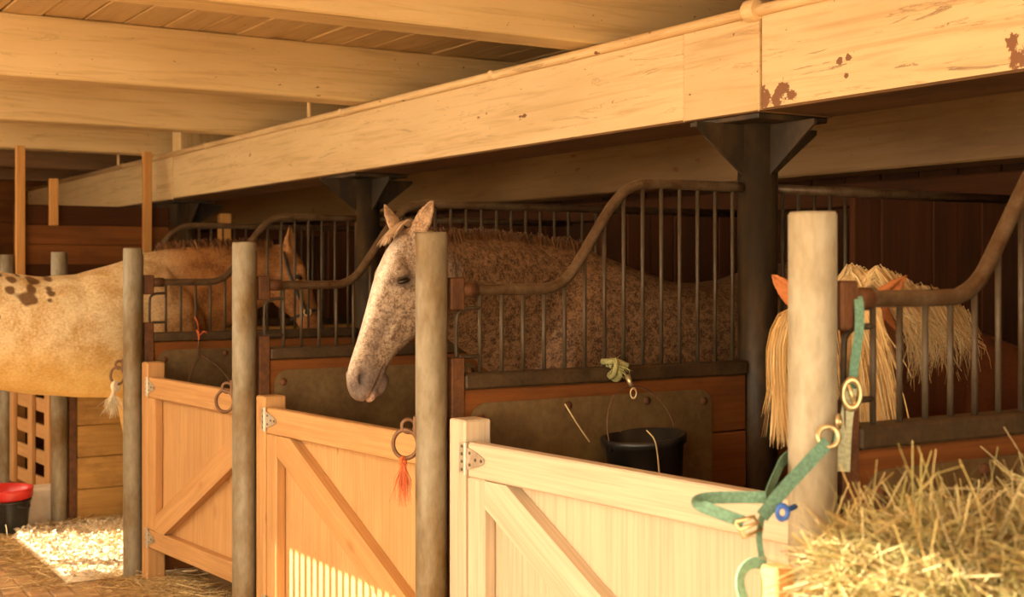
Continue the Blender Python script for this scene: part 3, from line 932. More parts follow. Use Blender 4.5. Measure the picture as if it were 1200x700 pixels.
def build_horse(name, label, origin, fwd, sc, neck, poll, A, L, hs, earL, earR, coat, colour_fn, eye_open=1.0, group='horses'):
    fwd = Vector(fwd); up = Vector((0, 0, 1)); left = up.cross(fwd)
    O = Vector(origin)
    def B(lx, ly, lz): return fwd * lx * sc + left * ly * sc + up * lz * sc       # relative to the thing
    root = thing(name, label, 'horse', O, 0, group)
    datas = []
    # trunk
    body = [(-0.81, 1.30, 1.16, 0.07), (-0.78, 1.40, 1.05, 0.15), (-0.70, 1.49, 0.98, 0.22), (-0.58, 1.555, 0.95, 0.275), (-0.42, 1.575, 0.94, 0.30), (-0.25, 1.55, 0.92, 0.305),
            (-0.08, 1.505, 0.885, 0.31), (0.10, 1.485, 0.855, 0.315), (0.28, 1.495, 0.835, 0.30), (0.45, 1.545, 0.825, 0.27), (0.60, 1.595, 0.835, 0.235), (0.74, 1.58, 0.87, 0.225), (0.86, 1.47, 0.92, 0.21), (0.95, 1.34, 0.99, 0.16), (0.985, 1.24, 1.06, 0.09)]
    rings = []
    for lx, zt, zb, hw in body:
        zc = zb + (zt - zb) * 0.52
        rings.append(ring_pts(B(lx, 0, zc), up, left, (zt - zc) * sc, (zc - zb) * sc, hw * sc, 2.25))
    datas.append(loft(rings))
    # haunch and shoulder masses
    for s in (-1, 1):
        datas.append(ellipsoid(B(-0.55, 0.15 * s, 1.22), (up * 0.30 * sc, fwd * 0.24 * sc, left * 0.145 * sc)))
        datas.append(ellipsoid(B(0.68, 0.12 * s, 1.20), (up * 0.30 * sc + fwd * -0.06 * sc, fwd * 0.17 * sc, left * 0.115 * sc)))
        # front leg
        fl = [(0.66, 0.15, 1.10, 0.12), (0.62, 0.16, 0.93, 0.105), (0.63, 0.155, 0.75, 0.078), (0.64, 0.15, 0.60, 0.058), (0.645, 0.148, 0.50, 0.056), (0.64, 0.147, 0.44, 0.047), (0.635, 0.146, 0.30, 0.037),
              (0.635, 0.146, 0.18, 0.040), (0.64, 0.146, 0.145, 0.046), (0.66, 0.146, 0.09, 0.040), (0.68, 0.146, 0.055, 0.053), (0.69, 0.146, 0.004, 0.066)]
        v, f = tube_data([B(a, b * s, c) for a, b, c, r in fl], [r * sc for *_, r in fl], 18)
        datas.append((v, f))
        hl_ = [(-0.58, 0.16, 1.22, 0.17), (-0.50, 0.175, 1.02, 0.155), (-0.50, 0.17, 0.88, 0.115), (-0.58, 0.165, 0.74, 0.080), (-0.68, 0.16, 0.60, 0.058), (-0.735, 0.157, 0.53, 0.055), (-0.735, 0.155, 0.45, 0.050), (-0.72, 0.153, 0.30, 0.040),
               (-0.715, 0.152, 0.19, 0.043), (-0.705, 0.152, 0.15, 0.048), (-0.68, 0.152, 0.095, 0.041), (-0.66, 0.152, 0.055, 0.053), (-0.65, 0.152, 0.004, 0.066)]
        datas.append(tube_data([B(a, b * s, c) for a, b, c, r in hl_], [r * sc for *_, r in hl_], 18))
    # neck
    npts = [Vector(p) - O for p, *_ in neck]
    rings, crest = [], []
    for i, (p, rc, rt, rl) in enumerate(neck):
        c = npts[i]
        t = (npts[min(i + 1, len(npts) - 1)] - npts[max(i - 1, 0)]).normalized()
        vv = up.cross(t).normalized(); uu = t.cross(vv).normalized()
        rings.append(ring_pts(c, uu, vv, rc, rt, rl, 2.0)); crest.append((c + uu * rc, uu, vv))
    datas.append(loft(rings))
    # head
    A = Vector(A).normalized(); L = Vector(L); L = (L - A * L.dot(A)).normalized(); Fv = A.cross(L).normalized()
    H0 = Vector(poll) - O
    def Hd(a, f, l): return H0 + (A * a + Fv * f + L * l) * hs
    rings = []
    for a, ff, fb, hw, e in HEAD:
        c0 = (ff * 0.45 + fb * 0.55)
        rings.append(ring_pts(Hd(a, c0, 0), Fv, L, (ff - c0) * hs, (c0 - fb) * hs, hw * hs, e))
    datas.append(loft(rings))
    for s in (-1, 1):
        datas.append(ellipsoid(Hd(0.205, -0.165, 0.062 * s), (A * 0.105 * hs, Fv * 0.092 * hs, L * 0.040 * hs)))             # cheek
        datas.append(ellipsoid(Hd(0.160, -0.030, 0.082 * s), (A * 0.050 * hs, Fv * 0.024 * hs, L * 0.026 * hs)))             # brow
        datas.append(ellipsoid(Hd(0.177, -0.054, 0.094 * s), ((A * -0.6 - Fv * 0.8) * 0.032 * hs, (A * 0.8 - Fv * 0.6) * 0.011 * hs, L * 0.016 * hs)))   # upper lid
        datas.append(ellipsoid(Hd(0.218, -0.080, 0.088 * s), ((A * -0.6 - Fv * 0.8) * 0.030 * hs, (A * 0.8 - Fv * 0.6) * 0.010 * hs, L * 0.014 * hs)))             # lower lid
        datas.append(ellipsoid(Hd(0.33, -0.105, 0.066 * s), ((A * 0.085 + Fv * 0.01) * hs, Fv * 0.014 * hs, L * 0.016 * hs)))  # facial crest
        datas.append(ellipsoid(Hd(0.585, -0.048, 0.048 * s), ((A * 0.036 - Fv * 0.012) * hs, (Fv * 0.024) * hs, L * 0.018 * hs)))  # nostril wing
        # ears
        ed = Vector(earL if s > 0 else earR).normalized()
        face = (Fv * 0.6 + L * s * 0.8); face = (face - ed * face.dot(ed)).normalized(); sd = ed.cross(face)
        eb = Hd(0.012, -0.055, 0.068 * s)
        rr = []
        for h, wv, tk in ((-0.03, 0.030, 0.026), (0.0, 0.030, 0.026), (0.035, 0.037, 0.022), (0.07, 0.036, 0.017), (0.105, 0.028, 0.013), (0.135, 0.015, 0.009), (0.155, 0.004, 0.004)):
            rr.append(ring_pts(eb + ed * h * hs, face, sd, tk * hs, tk * hs, wv * hs))
        datas.append(loft(rr))
    datas.append(ellipsoid(Hd(0.565, -0.152, 0), (A * 0.045 * hs, Fv * 0.024 * hs, L * 0.036 * hs)))        # chin
    datas.append(ellipsoid(Hd(0.615, -0.128, 0), (A * 0.030 * hs, Fv * 0.018 * hs, L * 0.036 * hs)))        # lower lip
    # throat latch between neck end and jaw
    datas.append(ellipsoid((npts[-1] + Hd(0.10, -0.15, 0)) / 2, (up * neck[-1][2] * 0.95, fwd * 0.14 * hs, left * neck[-1][3] * 0.95)))
    V, F = merge(datas)
    me = bpy.data.meshes.new('raw'); me.from_pydata([tuple(v) for v in V], [], F); me.update()
    bm = bmesh.new(); bm.from_mesh(me); bmesh.ops.remove_doubles(bm, verts=bm.verts, dist=1e-5)
    bm.to_mesh(me); bm.free()
    tmp = bpy.data.objects.new('raw', me); COL.objects.link(tmp)
    md = tmp.modifiers.new('r', 'REMESH'); md.mode = 'VOXEL'; md.voxel_size = 0.0085; md.use_smooth_shade = True
    sm = tmp.modifiers.new('s', 'SMOOTH'); sm.factor = 0.5; sm.iterations = 6
    dg = bpy.context.evaluated_depsgraph_get()
    out = bpy.data.meshes.new_from_object(tmp.evaluated_get(dg))
    bpy.data.objects.remove(tmp, do_unlink=True); bpy.data.meshes.remove(me)
    nv = len(out.vertices)
    co = np.zeros(nv * 3, dtype=np.float64); out.vertices.foreach_get('co', co); co = co.reshape(-1, 3)
    no = np.zeros(nv * 3, dtype=np.float64); out.vertices.foreach_get('normal', no); no = no.reshape(-1, 3)
    rel = (co - np.array(H0)) / hs
    ha, hf, hl2 = rel @ np.array(A), rel @ np.array(Fv), rel @ np.array(L)
    al = np.abs(hl2)
    # dents: nostrils, mouth line, eye sockets, ear hollows, groove under the cheek
    push = np.zeros(nv)
    hm = (ha > -0.02) & (ha < 0.72) & (hf > -0.32) & (hf < 0.1) & (al < 0.16)
    dn = ((ha - 0.592 - (hf + 0.052) * -0.5) / 0.028) ** 2 + ((hf + 0.052) / 0.019) ** 2
    push -= np.where(hm & (al > 0.025), 0.028 * np.exp(-dn), 0)
    ml = -0.1165 + (0.63 - ha) * -0.05
    push -= np.where(hm & (ha > 0.49) & (ha < 0.67), 0.009 * np.exp(-((hf - ml) / 0.0055) ** 2) * sstep(0.49, 0.53, ha), 0)
    de = (((ha - 0.197) * -0.6 + (hf + 0.066) * -0.8) / 0.026) ** 2 + (((ha - 0.197) * 0.8 + (hf + 0.066) * -0.6) / 0.013) ** 2
    push -= np.where(hm & (al > 0.06), 0.010 * np.exp(-de), 0)
    dt = ((ha - 0.125) / 0.025) ** 2 + ((hf + 0.035) / 0.018) ** 2
    push -= np.where(hm & (al > 0.05), 0.007 * np.exp(-dt), 0)
    dg2 = ((ha - 0.40) / 0.07) ** 2 + ((hf + 0.075) / 0.03) ** 2
    push -= np.where(hm & (al > 0.03), 0.006 * np.exp(-dg2), 0)
    # muscle wobble on the body
    bodyw = np.array([mnoise.noise(Vector(p) * 5.0) for p in co[::1]]) if nv < 160000 else np.zeros(nv)
    push += np.where(hm, 0, bodyw * 0.006)
    for s, e_ in ((1, earL), (-1, earR)):
        ed = np.array(Vector(e_).normalized())
        fc = np.array(Fv * 0.6 + L * s * 0.8); fc = fc - ed * fc.dot(ed); fc /= np.linalg.norm(fc); sd = np.cross(ed, fc)
        rl = (co - np.array(Hd(0.012, -0.055, 0.068 * s))) / hs
        h, w2, t2_ = rl @ ed, rl @ sd, rl @ fc
        g = (h > 0.005) & (h < 0.15) & (t2_ > 0)
        wid = np.clip(0.036 * (1 - np.abs(h - 0.06) / 0.11), 0.004, 1)
        push -= np.where(g, 0.016 * np.exp(-(w2 / (wid * 0.55)) ** 2) * sstep(0.005, 0.03, h), 0)
    co2 = co + no * (push * hs)[:, None]
    out.vertices.foreach_set('co', co2.ravel())
    out.update()
    # coat colours
    fw, lf = np.array(fwd), np.array(left)
    info = dict(lx=(co @ fw) / sc, ly=(co @ lf) / sc, lz=co[:, 2] / sc, ha=ha, hf=hf, hl=hl2, head=hm, world=co + np.array(O), dn=dn, de=de)
    ca, cb = colour_fn(info, nv)
    hoof = (info['lz'] < 0.06)
    ca[hoof] = (0.10, 0.07, 0.045); cb[hoof] = (0.14, 0.10, 0.06)
    for nm, arr in (('coat_a', ca), ('coat_b', cb)):
        at = out.color_attributes.new(nm, 'FLOAT_COLOR', 'POINT')
        at.data.foreach_set('color', np.concatenate([arr, np.ones((nv, 1))], 1).astype(np.float32).ravel())
    out.materials.clear(); out.materials.append(M[coat])
    out.polygons.foreach_set('use_smooth', [True] * len(out.polygons))
    out.name = 'body'
    link('body', out, None, root)
    # eyes
    for s in (-1, 1):
        v, f = ellipsoid(Vector(), ((A * -0.6 - Fv * 0.8) * 0.025 * hs, (A * 0.8 - Fv * 0.6) * 0.016 * hs * eye_open, L * 0.020 * hs))
        link('eye', mesh_from('eye', v, f, True), 'eye', root, Hd(0.197, -0.066, 0.084 * s))
    # tail
    paths, wds, tn = [], [], []
    return root, B, Hd, crest, dict(A=A, L=L, F=Fv, O=O, fwd=fwd, left=left, sc=sc, hs=hs)

def lerp_crest(crest, t):
    x = t * (len(crest) - 1); i = min(int(x), len(crest) - 2); f = x - i
    a, b = crest[i], crest[i + 1]
    return a[0].lerp(b[0], f), a[1].lerp(b[1], f).normalized(), a[2].lerp(b[2], f).normalized()

def hair_part(name, root, paths, wd, cols, seg=3):
    tn = []
    for _ in paths:
        c = random.choice(cols); f = random.uniform(0.7, 1.2)
        tn.append(tuple(min(1, x * f) for x in c))
    me = strands_mesh(name, paths, [wd * random.uniform(0.7, 1.3) for _ in paths], tn, seg)
    return link(name, me, 'hair', root)

def mane_paths(crest, n, t0, t1, length, side, lift=0.03, out=0.11, rough=0.02, both=0.0):
    ps = []
    up = Vector((0, 0, 1))
    for _ in range(n):
        t = random.uniform(t0, t1)
        c, u, v = lerp_crest(crest, t)
        s = side if random.random() > both else -side
        vv = v * s
        r = Vector((random.gauss(0, 1), random.gauss(0, 1), random.gauss(0, 1))) * rough
        l = length * random.uniform(0.55, 1.1)
        p0 = c - u * 0.02 + v * random.gauss(0, 0.015)
        p1 = c + u * lift * random.uniform(0.3, 1.3) + vv * out * 0.30 + r * 0.4
        p2 = c - u * 0.02 + vv * out * random.uniform(0.75, 1.0) - up * l * 0.30 + r * 0.8
        p3 = c + vv * out * random.uniform(1.0, 1.25) - up * l * 0.65 + r * 1.2
        p4 = c + vv * out * random.uniform(0.95, 1.3) - up * l + r * 1.8
        ps.append(smooth_path([p0, p1, p2, p3, p4], 2))
    return ps

def tail_paths(B, n=260, length=0.85):
    ps = []
    for _ in range(n):
        j = Vector((random.gauss(0, 0.03), random.gauss(0, 0.03), random.gauss(0, 0.02)))
        l = length * random.uniform(0.6, 1.05)
        ps.append(smooth_path([B(-0.76, 0, 1.36) + j * 0.4, B(-0.86, 0, 1.33) + j * 0.6, B(-0.92, 0, 1.15) + j, B(-0.93, 0, 1.33 - l * 0.6) + j * 1.5, B(-0.90, 0, 1.33 - l) + j * 1.8], 2))
    return ps

def blend(base, col, w):
    return base * (1 - w[:, None]) + np.array(col) * w[:, None]

# ---- dapple grey roan horse looking out over the middle gate
def col_grey(i, nv):
    ca = np.tile(np.array([0.26, 0.145, 0.07]), (nv, 1)); cb = np.tile(np.array([0.055, 0.025, 0.010]), (nv, 1))
    hw = sstep(-0.06, 0.10, i['ha']) * i['head']
    ca = blend(ca, (0.40, 0.30, 0.21), hw); cb = blend(cb, (0.135, 0.08, 0.045), hw)
    # white blaze down the front of the face, grey side of the nose
    bl = sstep(-0.040, -0.006, i['hf'] - np.abs(i['hl']) * 0.35 + 0.002) * sstep(0.02, 0.12, i['ha']) * i['head']
    ca = blend(ca, (0.78, 0.69, 0.58), bl); cb = blend(cb, (0.50, 0.40, 0.31), bl)
    sidegrey = np.exp(-((i['hf'] + 0.06) / 0.025) ** 2) * sstep(0.27, 0.36, i['ha']) * i['head'] * 0.75
    ca = blend(ca, (0.19, 0.135, 0.10), sidegrey); cb = blend(cb, (0.11, 0.075, 0.055), sidegrey)
    mz = sstep(0.50, 0.575, i['ha'] - (i['hf'] + 0.05) * 0.25) * i['head'] * (1 - 0.75 * sstep(-0.045, -0.02, i['hf']))
    ca = blend(ca, (0.19, 0.14, 0.115), mz); cb = blend(cb, (0.12, 0.085, 0.07), mz)
    nost = np.exp(-i['dn'] * 0.8) * i['head'] * (np.abs(i['hl']) > 0.02)
    ca = blend(ca, (0.03, 0.02, 0.018), nost); cb = blend(cb, (0.03, 0.02, 0.018), nost)
    lip = sstep(0.60, 0.63, i['ha']) * (1 - sstep(-0.108, -0.095, i['hf'])) * i['head'] * 0.7
    ca = blend(ca, (0.62, 0.42, 0.32), lip); cb = blend(cb, (0.36, 0.22, 0.16), lip)
    ey = np.exp(-i['de'] * 0.22) * i['head'] * (np.abs(i['hl']) > 0.05) * 0.85
    ca = blend(ca, (0.06, 0.04, 0.03), ey); cb = blend(cb, (0.05, 0.03, 0.02), ey)
    ear = (i['ha'] < 0.01) * (i['ha'] > -0.2) * (i['hf'] > -0.16) * (np.abs(i['hl']) < 0.2)
    ca = blend(ca, (0.50, 0.32, 0.18), ear * 0.7); cb = blend(cb, (0.26, 0.14, 0.07), ear * 0.7)
    return ca, cb
neck2 = [((-2.50, 1.45, 1.34), 0.22, 0.25, 0.15), ((-2.50, 1.12, 1.40), 0.345, 0.36, 0.18), ((-2.48, 0.86, 1.475), 0.30, 0.30, 0.15), ((-2.42, 0.63, 1.555), 0.235, 0.245, 0.125), ((-2.34, 0.42, 1.61), 0.17, 0.20, 0.105), ((-2.27, 0.28, 1.64), 0.135, 0.165, 0.09)]
hz_A, hz_L = C2W(-0.30, -0.88, 0.28), C2W(0.44, 0, 0.9)
h2, B2, Hd2, cr2, fr2 = build_horse('horse', 'dapple grey roan horse with white blaze looking over the middle gate', (-2.50, 1.88, 0), (0, -1, 0), 1.075, neck2,
    Vector((-2.20, 0.215, 1.805)) - RIGHT * 0.07, hz_A, hz_L, 0.97, C2W(0.42, 0.85, 0.25), C2W(-0.38, 0.8, 0.1), 'coat_grey', col_grey, 0.62)
cols = [(0.17, 0.075, 0.03), (0.10, 0.045, 0.02), (0.24, 0.11, 0.045)]
hair_part('mane', h2, mane_paths(cr2, 1100, 0.2, 0.98, 0.17, -1, 0.03, 0.07, 0.012, 0.12), 0.0022, cols)
fk = []
for _ in range(110):
    l = random.uniform(0.0, 0.05); j = random.gauss(0, 0.02)
    fk.append(smooth_path([Hd2(-0.03, -0.06, j * 0.6), Hd2(-0.035, -0.01, j), Hd2(0.03, 0.015, j * 1.4 - 0.01), Hd2(0.03 + l, 0.018, j * 1.9 - 0.015)], 2))
hair_part('forelock', h2, fk, 0.0018, [(0.55, 0.40, 0.25), (0.40, 0.25, 0.13), (0.30, 0.16, 0.08)])
hair_part('tail', h2, tail_paths(B2), 0.004, cols)

# ---- spotted golden horse entering its stall at the left
SP = [(-0.50, 1.60, 0.030), (-0.52, 1.545, 0.030), (-0.375, 1.60, 0.032), (-0.56, 1.63, 0.022), (-0.44, 1.51, 0.055), (-0.405, 1.545, 0.035), (-0.40, 1.49, 0.03), (-0.30, 1.555, 0.02), (-0.30, 1.525, 0.022), (-0.315, 1.485, 0.02),
      (-0.62, 1.51, 0.022), (-0.60, 1.40, 0.025), (-0.28, 1.61, 0.022), (-0.45, 1.635, 0.02), (-0.64, 1.60, 0.025), (-0.72, 1.52, 0.035), (-0.78, 1.60, 0.03), (-0.70, 1.42, 0.028), (-0.85, 1.48, 0.03), (-0.345, 1.635, 0.018)]
def col_gold(i, nv):
    ca = np.tile(np.array([0.90, 0.72, 0.42]), (nv, 1)); cb = np.tile(np.array([0.60, 0.35, 0.125]), (nv, 1))
    belly_glow = 1 - sstep(0.90, 1.22, i['lz'])  # warm light bounced off the floor, put into the belly colour
    ca = blend(ca, (0.88, 0.58, 0.18), belly_glow * 0.9); cb = blend(cb, (0.80, 0.47, 0.12), belly_glow * 0.9)
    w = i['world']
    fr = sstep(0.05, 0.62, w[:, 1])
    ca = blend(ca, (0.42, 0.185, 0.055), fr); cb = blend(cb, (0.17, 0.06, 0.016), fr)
    sp_ = np.zeros(nv)
    wob = np.array([mnoise.noise(Vector(p) * 16) for p in w]) * 0.7
    for (y, z, r) in SP:
        r = r * 0.78
        d = np.sqrt(((w[:, 1] - y) / 1.25) ** 2 + (w[:, 2] - z) ** 2) / r + wob
        sp_ = np.maximum(sp_, 1 - sstep(0.7, 1.05, d))
    sp_ *= (i['lz'] > 0.9)
    ca = blend(ca, (0.17, 0.075, 0.025), sp_ * 0.92); cb = blend(cb, (0.12, 0.05, 0.016), sp_ * 0.92)
    mz = sstep(0.48, 0.58, i['ha']) * i['head']
    ca = blend(ca, (0.10, 0.05, 0.03), mz); cb = blend(cb, (0.08, 0.04, 0.025), mz)
    return ca, cb
neck1 = [((-5.90, -0.05, 1.38), 0.2, 0.25, 0.13), ((-5.90, 0.32, 1.43), 0.33, 0.36, 0.185), ((-5.90, 0.58, 1.52), 0.29, 0.31, 0.155), ((-5.89, 0.82, 1.585), 0.235, 0.25, 0.125), ((-5.88, 1.02, 1.635), 0.18, 0.205, 0.105), ((-5.87, 1.16, 1.665), 0.145, 0.17, 0.09)]
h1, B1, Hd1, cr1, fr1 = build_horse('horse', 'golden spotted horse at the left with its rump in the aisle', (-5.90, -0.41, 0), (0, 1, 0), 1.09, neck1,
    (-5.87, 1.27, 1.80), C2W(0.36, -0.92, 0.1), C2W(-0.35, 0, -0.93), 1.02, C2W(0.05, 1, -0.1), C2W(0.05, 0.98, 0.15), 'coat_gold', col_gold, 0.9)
cols = [(0.20, 0.08, 0.025), (0.30, 0.13, 0.04), (0.12, 0.045, 0.018)]
hair_part('mane', h1, mane_paths(cr1, 700, 0.3, 0.98, 0.10, 1, 0.035, 0.06, 0.012, 0.3), 0.0026, cols)
hair_part('tail', h1, tail_paths(B1), 0.004, [(0.7, 0.5, 0.25), (0.55, 0.35, 0.14)])
# its halter
hb = []
def head_loop(Hd, a, grow=1.02, n=22, a_tilt=0.0):
    for (x0, x1) in zip(HEAD[:-1], HEAD[1:]):
        if x0[0] <= a <= x1[0]:
            t = (a - x0[0]) / (x1[0] - x0[0]); s = [p + (q - p) * t for p, q in zip(x0, x1)]
    c0 = s[1] * 0.45 + s[2] * 0.55
    pts = []
    for k in range(n + 1):
        g = 2 * math.pi * k / n
        cf, cl = math.cos(g), math.sin(g)
        rf = (s[1] - c0) if cf > 0 else (c0 - s[2])
        pts.append(Hd(a + a_tilt * cf, c0 + cf * (rf * grow + 0.008), cl * (s[3] * grow + 0.012)))
    return pts
hd = thing('halter', 'dark halter with brass rings on the head of the golden horse', 'halter', fr1['O'])
v, f = tube_data(head_loop(Hd1, 0.42, 1.05), 0.009, 6)
link('noseband', mesh_from('noseband', v, f, True), 'hose', hd)
for s in (-1, 1):
    v, f = tube_data([Hd1(0.42, -0.09, 0.076 * s), Hd1(0.30, -0.11, 0.10 * s), Hd1(0.16, -0.12, 0.118 * s), Hd1(0.02, -0.10, 0.105 * s)], 0.009, 6)
    link('cheek_piece', mesh_from('cheek_piece', v, f, True), 'hose', hd)
    v, f = ring_data(Hd1(0.42, -0.09, 0.082 * s), fr1['L'], 0.022, 0.005, 16, 6)
    link('ring', mesh_from('ring', v, f, True), 'brass', hd)

# ---- chestnut horse with flaxen mane at the right
def col_ch(i, nv):
    ca = np.tile(np.array([0.13, 0.038, 0.010]), (nv, 1)); cb = np.tile(np.array([0.09, 0.024, 0.007]), (nv, 1))
    ear = (i['ha'] < 0.02) * (i['ha'] > -0.2) * (np.abs(i['hl']) < 0.25) * (np.abs(i['hl']) > 0.07) * (i['hf'] > -0.14)
    ca = blend(ca, (0.44, 0.15, 0.045), ear * 1.0); cb = blend(cb, (0.36, 0.11, 0.03), ear * 1.0)
    return ca, cb
neck3 = [((-0.82, 1.60, 1.18), 0.20, 0.24, 0.13), ((-0.80, 1.25, 1.245), 0.29, 0.31, 0.17), ((-0.72, 1.02, 1.32), 0.255, 0.27, 0.145), ((-0.60, 0.83, 1.395), 0.205, 0.225, 0.12), ((-0.50, 0.68, 1.44), 0.165, 0.185, 0.105), ((-0.44, 0.58, 1.46), 0.14, 0.16, 0.09)]
h3, B3, Hd3, cr3, fr3 = build_horse('horse', 'chestnut horse with long flaxen mane at the right behind the pale post', (-0.82, 1.99, 0), (0, -1, 0), 0.93, neck3,
    (-0.40, 0.50, 1.57), C2W(-0.05, -0.92, 0.38), C2W(1, 0, 0.05), 1.0, C2W(0.72, 0.68, 0.05), C2W(-0.72, 0.68, 0.05), 'coat_chestnut', col_ch, 1.0)
flax = [(0.86, 0.62, 0.28), (0.76, 0.49, 0.19), (0.92, 0.74, 0.42), (0.62, 0.36, 0.13)]
hair_part('mane', h3, mane_paths(cr3, 3200, 0.12, 0.9, 0.22, -1, 0.05, 0.12, 0.010, 0.25), 0.0015, flax)
fk = []
for _ in range(1000):
    l = random.uniform(0.15, 0.34); s = random.gauss(0, 0.02)
    s += 0.055 if random.random() < 0.5 else -0.075
    wv = random.gauss(0, 0.012)
    fk.append(smooth_path([Hd3(-0.03, -0.08, s * 0.35), Hd3(-0.05, -0.02, s * 0.6), Hd3(0.03, 0.03, s * 0.9), Hd3(0.08 + l * 0.45, 0.028 + wv, s * 1.05 + wv), Hd3(0.08 + l, 0.02 + wv * 2, s * 1.1 + wv * 1.5)], 2))
for _ in range(320):
    l = random.uniform(0.18, 0.31); j = random.gauss(0, 0.012); q = random.gauss(0, 0.012)
    fk.append(smooth_path([Hd3(-0.02, -0.08, -0.05 + j), Hd3(0.03, -0.03 + q, -0.125 + j), Hd3(0.13, -0.01 + q, -0.160 + j), Hd3(0.10 + l * 0.6, 0.0 + q, -0.162 + j), Hd3(0.08 + l, 0.0 + q * 1.6, -0.158 + j * 1.6)], 2))
hair_part('forelock', h3, fk, 0.0017, flax)
hair_part('tail', h3, tail_paths(B3), 0.004, flax)

# ================================================================== SMALL THINGS
def bucket_mesh(rt, rb, h, th=0.005):
    prof = [(0.001, 0.0), (rb, 0.0), (rb + 0.002, 0.006), (rt - 0.004, h - 0.03), (rt + 0.006, h - 0.028), (rt + 0.008, h - 0.002), (rt + 0.002, h),
            (rt - th, h - 0.002), (rb - th, 0.012), (0.001, 0.010)]
    return mesh_from('bucket', *lathe_data(prof, 32), smooth=True)

def bail_pts(rt, h, up, lean=0.0, n=14):
    pts = []
    for i in range(n + 1):
        a = math.pi * i / n
        s = math.sin(a)
        pts.append(Vector((lean * s, rt * math.cos(a) * (1 if s < 0.2 else 1), h + up * s ** 0.85)))
    return pts

# black bucket hung on the partition behind the pale gate
bk = thing('hanging_bucket', 'black plastic bucket hanging tilted on the partition above the pale gate', 'bucket', (-1.525, 0.745, 0.872))
bk.rotation_euler = (math.radians(5), 0, 0)
link('body', bucket_mesh(0.138, 0.112, 0.225), 'black_plastic', bk)
bp = bail_pts(0.142, 0.20, 0.185, -0.06)
tube('bail', bp, 0.0028, 'ring', bk, 6)
for s in (-1, 1):
    link('bail_ear', mesh_from('bail_ear', *lathe_data([(0.001, -0.006), (0.014, -0.006), (0.014, 0.006), (0.001, 0.006)], 12)), 'black_plastic', bk, (0, s * 0.144, 0.20), (math.pi / 2, 0, 0))

# green twine knot with snap hook that carries the bucket
def tuft(paths_n, origin, spread, length, col, down=1.0, wd=0.0016, var=0.25):
    paths, wds, tn = [], [], []
    for i in range(paths_n):
        d = Vector((random.gauss(0, spread), random.gauss(0, spread), -down + random.gauss(0, spread)))
        L = length * random.uniform(0.5, 1.1)
        p0 = Vector(origin) + Vector((random.gauss(0, 0.004), random.gauss(0, 0.004), random.gauss(0, 0.004)))
        p1 = p0 + d.normalized() * L * 0.5 + Vector((random.gauss(0, 0.006), random.gauss(0, 0.006), 0))
        p2 = p0 + d.normalized() * L + Vector((random.gauss(0, 0.008), random.gauss(0, 0.008), -0.01))
        paths.append([p0, p1, p2]); wds.append(wd)
        f = random.uniform(1 - var, 1 + var)
        tn.append(tuple(min(1, c * f) for c in col))
    return strands_mesh('twine', paths, wds, tn)

kt = thing('twine_tie', 'yellow green twine knot with snap hook holding the black bucket', 'twine', (-1.64, 0.685, 1.31))
v, f = merge([ring_data((0, 0, 0), (0.2, 1, 0.2), 0.034, 0.010, 14, 6, 1.35), ring_data((0.01, -0.012, 0.006), (0.4, 1, -0.3), 0.03, 0.009, 14, 6, 1.3),
              tube_data([(-0.03, -0.03, 0.028), (0.02, 0.0, 0.03), (0.05, 0.025, 0.015)], 0.011, 6)])
M['lime'] = plain_mat('lime_green_twine', (0.30, 0.28, 0.11), 0.8, 0, 0.3, 90)
link('knot', mesh_from('knot', v, f, True), 'lime', kt)
link('fringe', tuft(46, (0.045, -0.015, 0.015), 0.8, 0.045, (0.44, 0.42, 0.15), 0.3), 'strand', kt)
v, f = merge([tube_data([(0.055, 0.015, -0.015), (0.075, 0.02, -0.05)], [0.010, 0.008], 8), ring_data((0.082, 0.022, -0.075), (0.9, -0.5, 0), 0.017, 0.004, 14, 6, 0.6)])
link('snap_hook', mesh_from('snap_hook', v, f, True), 'brass', kt)

M['pale_straw'] = plain_mat('pale_straw', (0.66, 0.50, 0.24), 0.6)
# straws sticking out around the bucket
for i, (pts, lb) in enumerate(((
        [(-1.63, 0.475, 1.205), (-1.615, 0.52, 1.13), (-1.60, 0.555, 1.075)], 'single pale straw stuck on the sheet left of the black bucket'),
        ([(-1.43, 0.665, 1.125), (-1.388, 0.665, 1.098), (-1.374, 0.668, 1.04), (-1.382, 0.685, 0.93)], 'single pale straw hanging over the rim of the black bucket'))):
    o = tube('straw', smooth_path(pts, 4), 0.0028, 'pale_straw', None, 5)
    tag(o, lb, 'straw')

# second hanging bucket, mostly hidden behind the far gate, with orange twine
b2 = thing('hanging_bucket', 'bucket on a thin wire bail behind the gate farthest left', 'bucket', (px(3) + 0.20, 0.36, 0.66))
link('body', bucket_mesh(0.128, 0.105, 0.225), 'black_plastic', b2)
pts = [(0, -0.13, 0.2), (-0.03, -0.125, 0.32), (-0.09, -0.07, 0.46), (-0.135, -0.01, 0.52), (-0.135, 0.01, 0.52), (-0.09, 0.08, 0.46), (-0.03, 0.135, 0.36), (0, 0.13, 0.2)]
tube('bail', smooth_path(pts, 4), 0.0035, 'ring', b2, 6)
t2 = thing('twine_tie', 'orange twine tied round the sill above the gate farthest left', 'twine', (px(3) + 0.045, 0.345, 1.30))
M['orange_twine'] = plain_mat('orange_twine', (0.62, 0.13, 0.035), 0.8, 0, 0.3, 90)
v, f = merge([ring_data((0, 0, 0.0), (0.2, 1, 0.2), 0.026, 0.006, 12, 6, 1.2), tube_data([(0.01, 0, 0.03), (0.02, -0.01, 0.07), (0.015, -0.025, 0.10)], 0.004, 5),
              tube_data([(0.0, 0, -0.01), (0.01, 0.03, 0.02), (0.015, 0.045, 0.01)], 0.005, 5)])
link('knot', mesh_from('knot', v, f, True), 'orange_twine', t2)
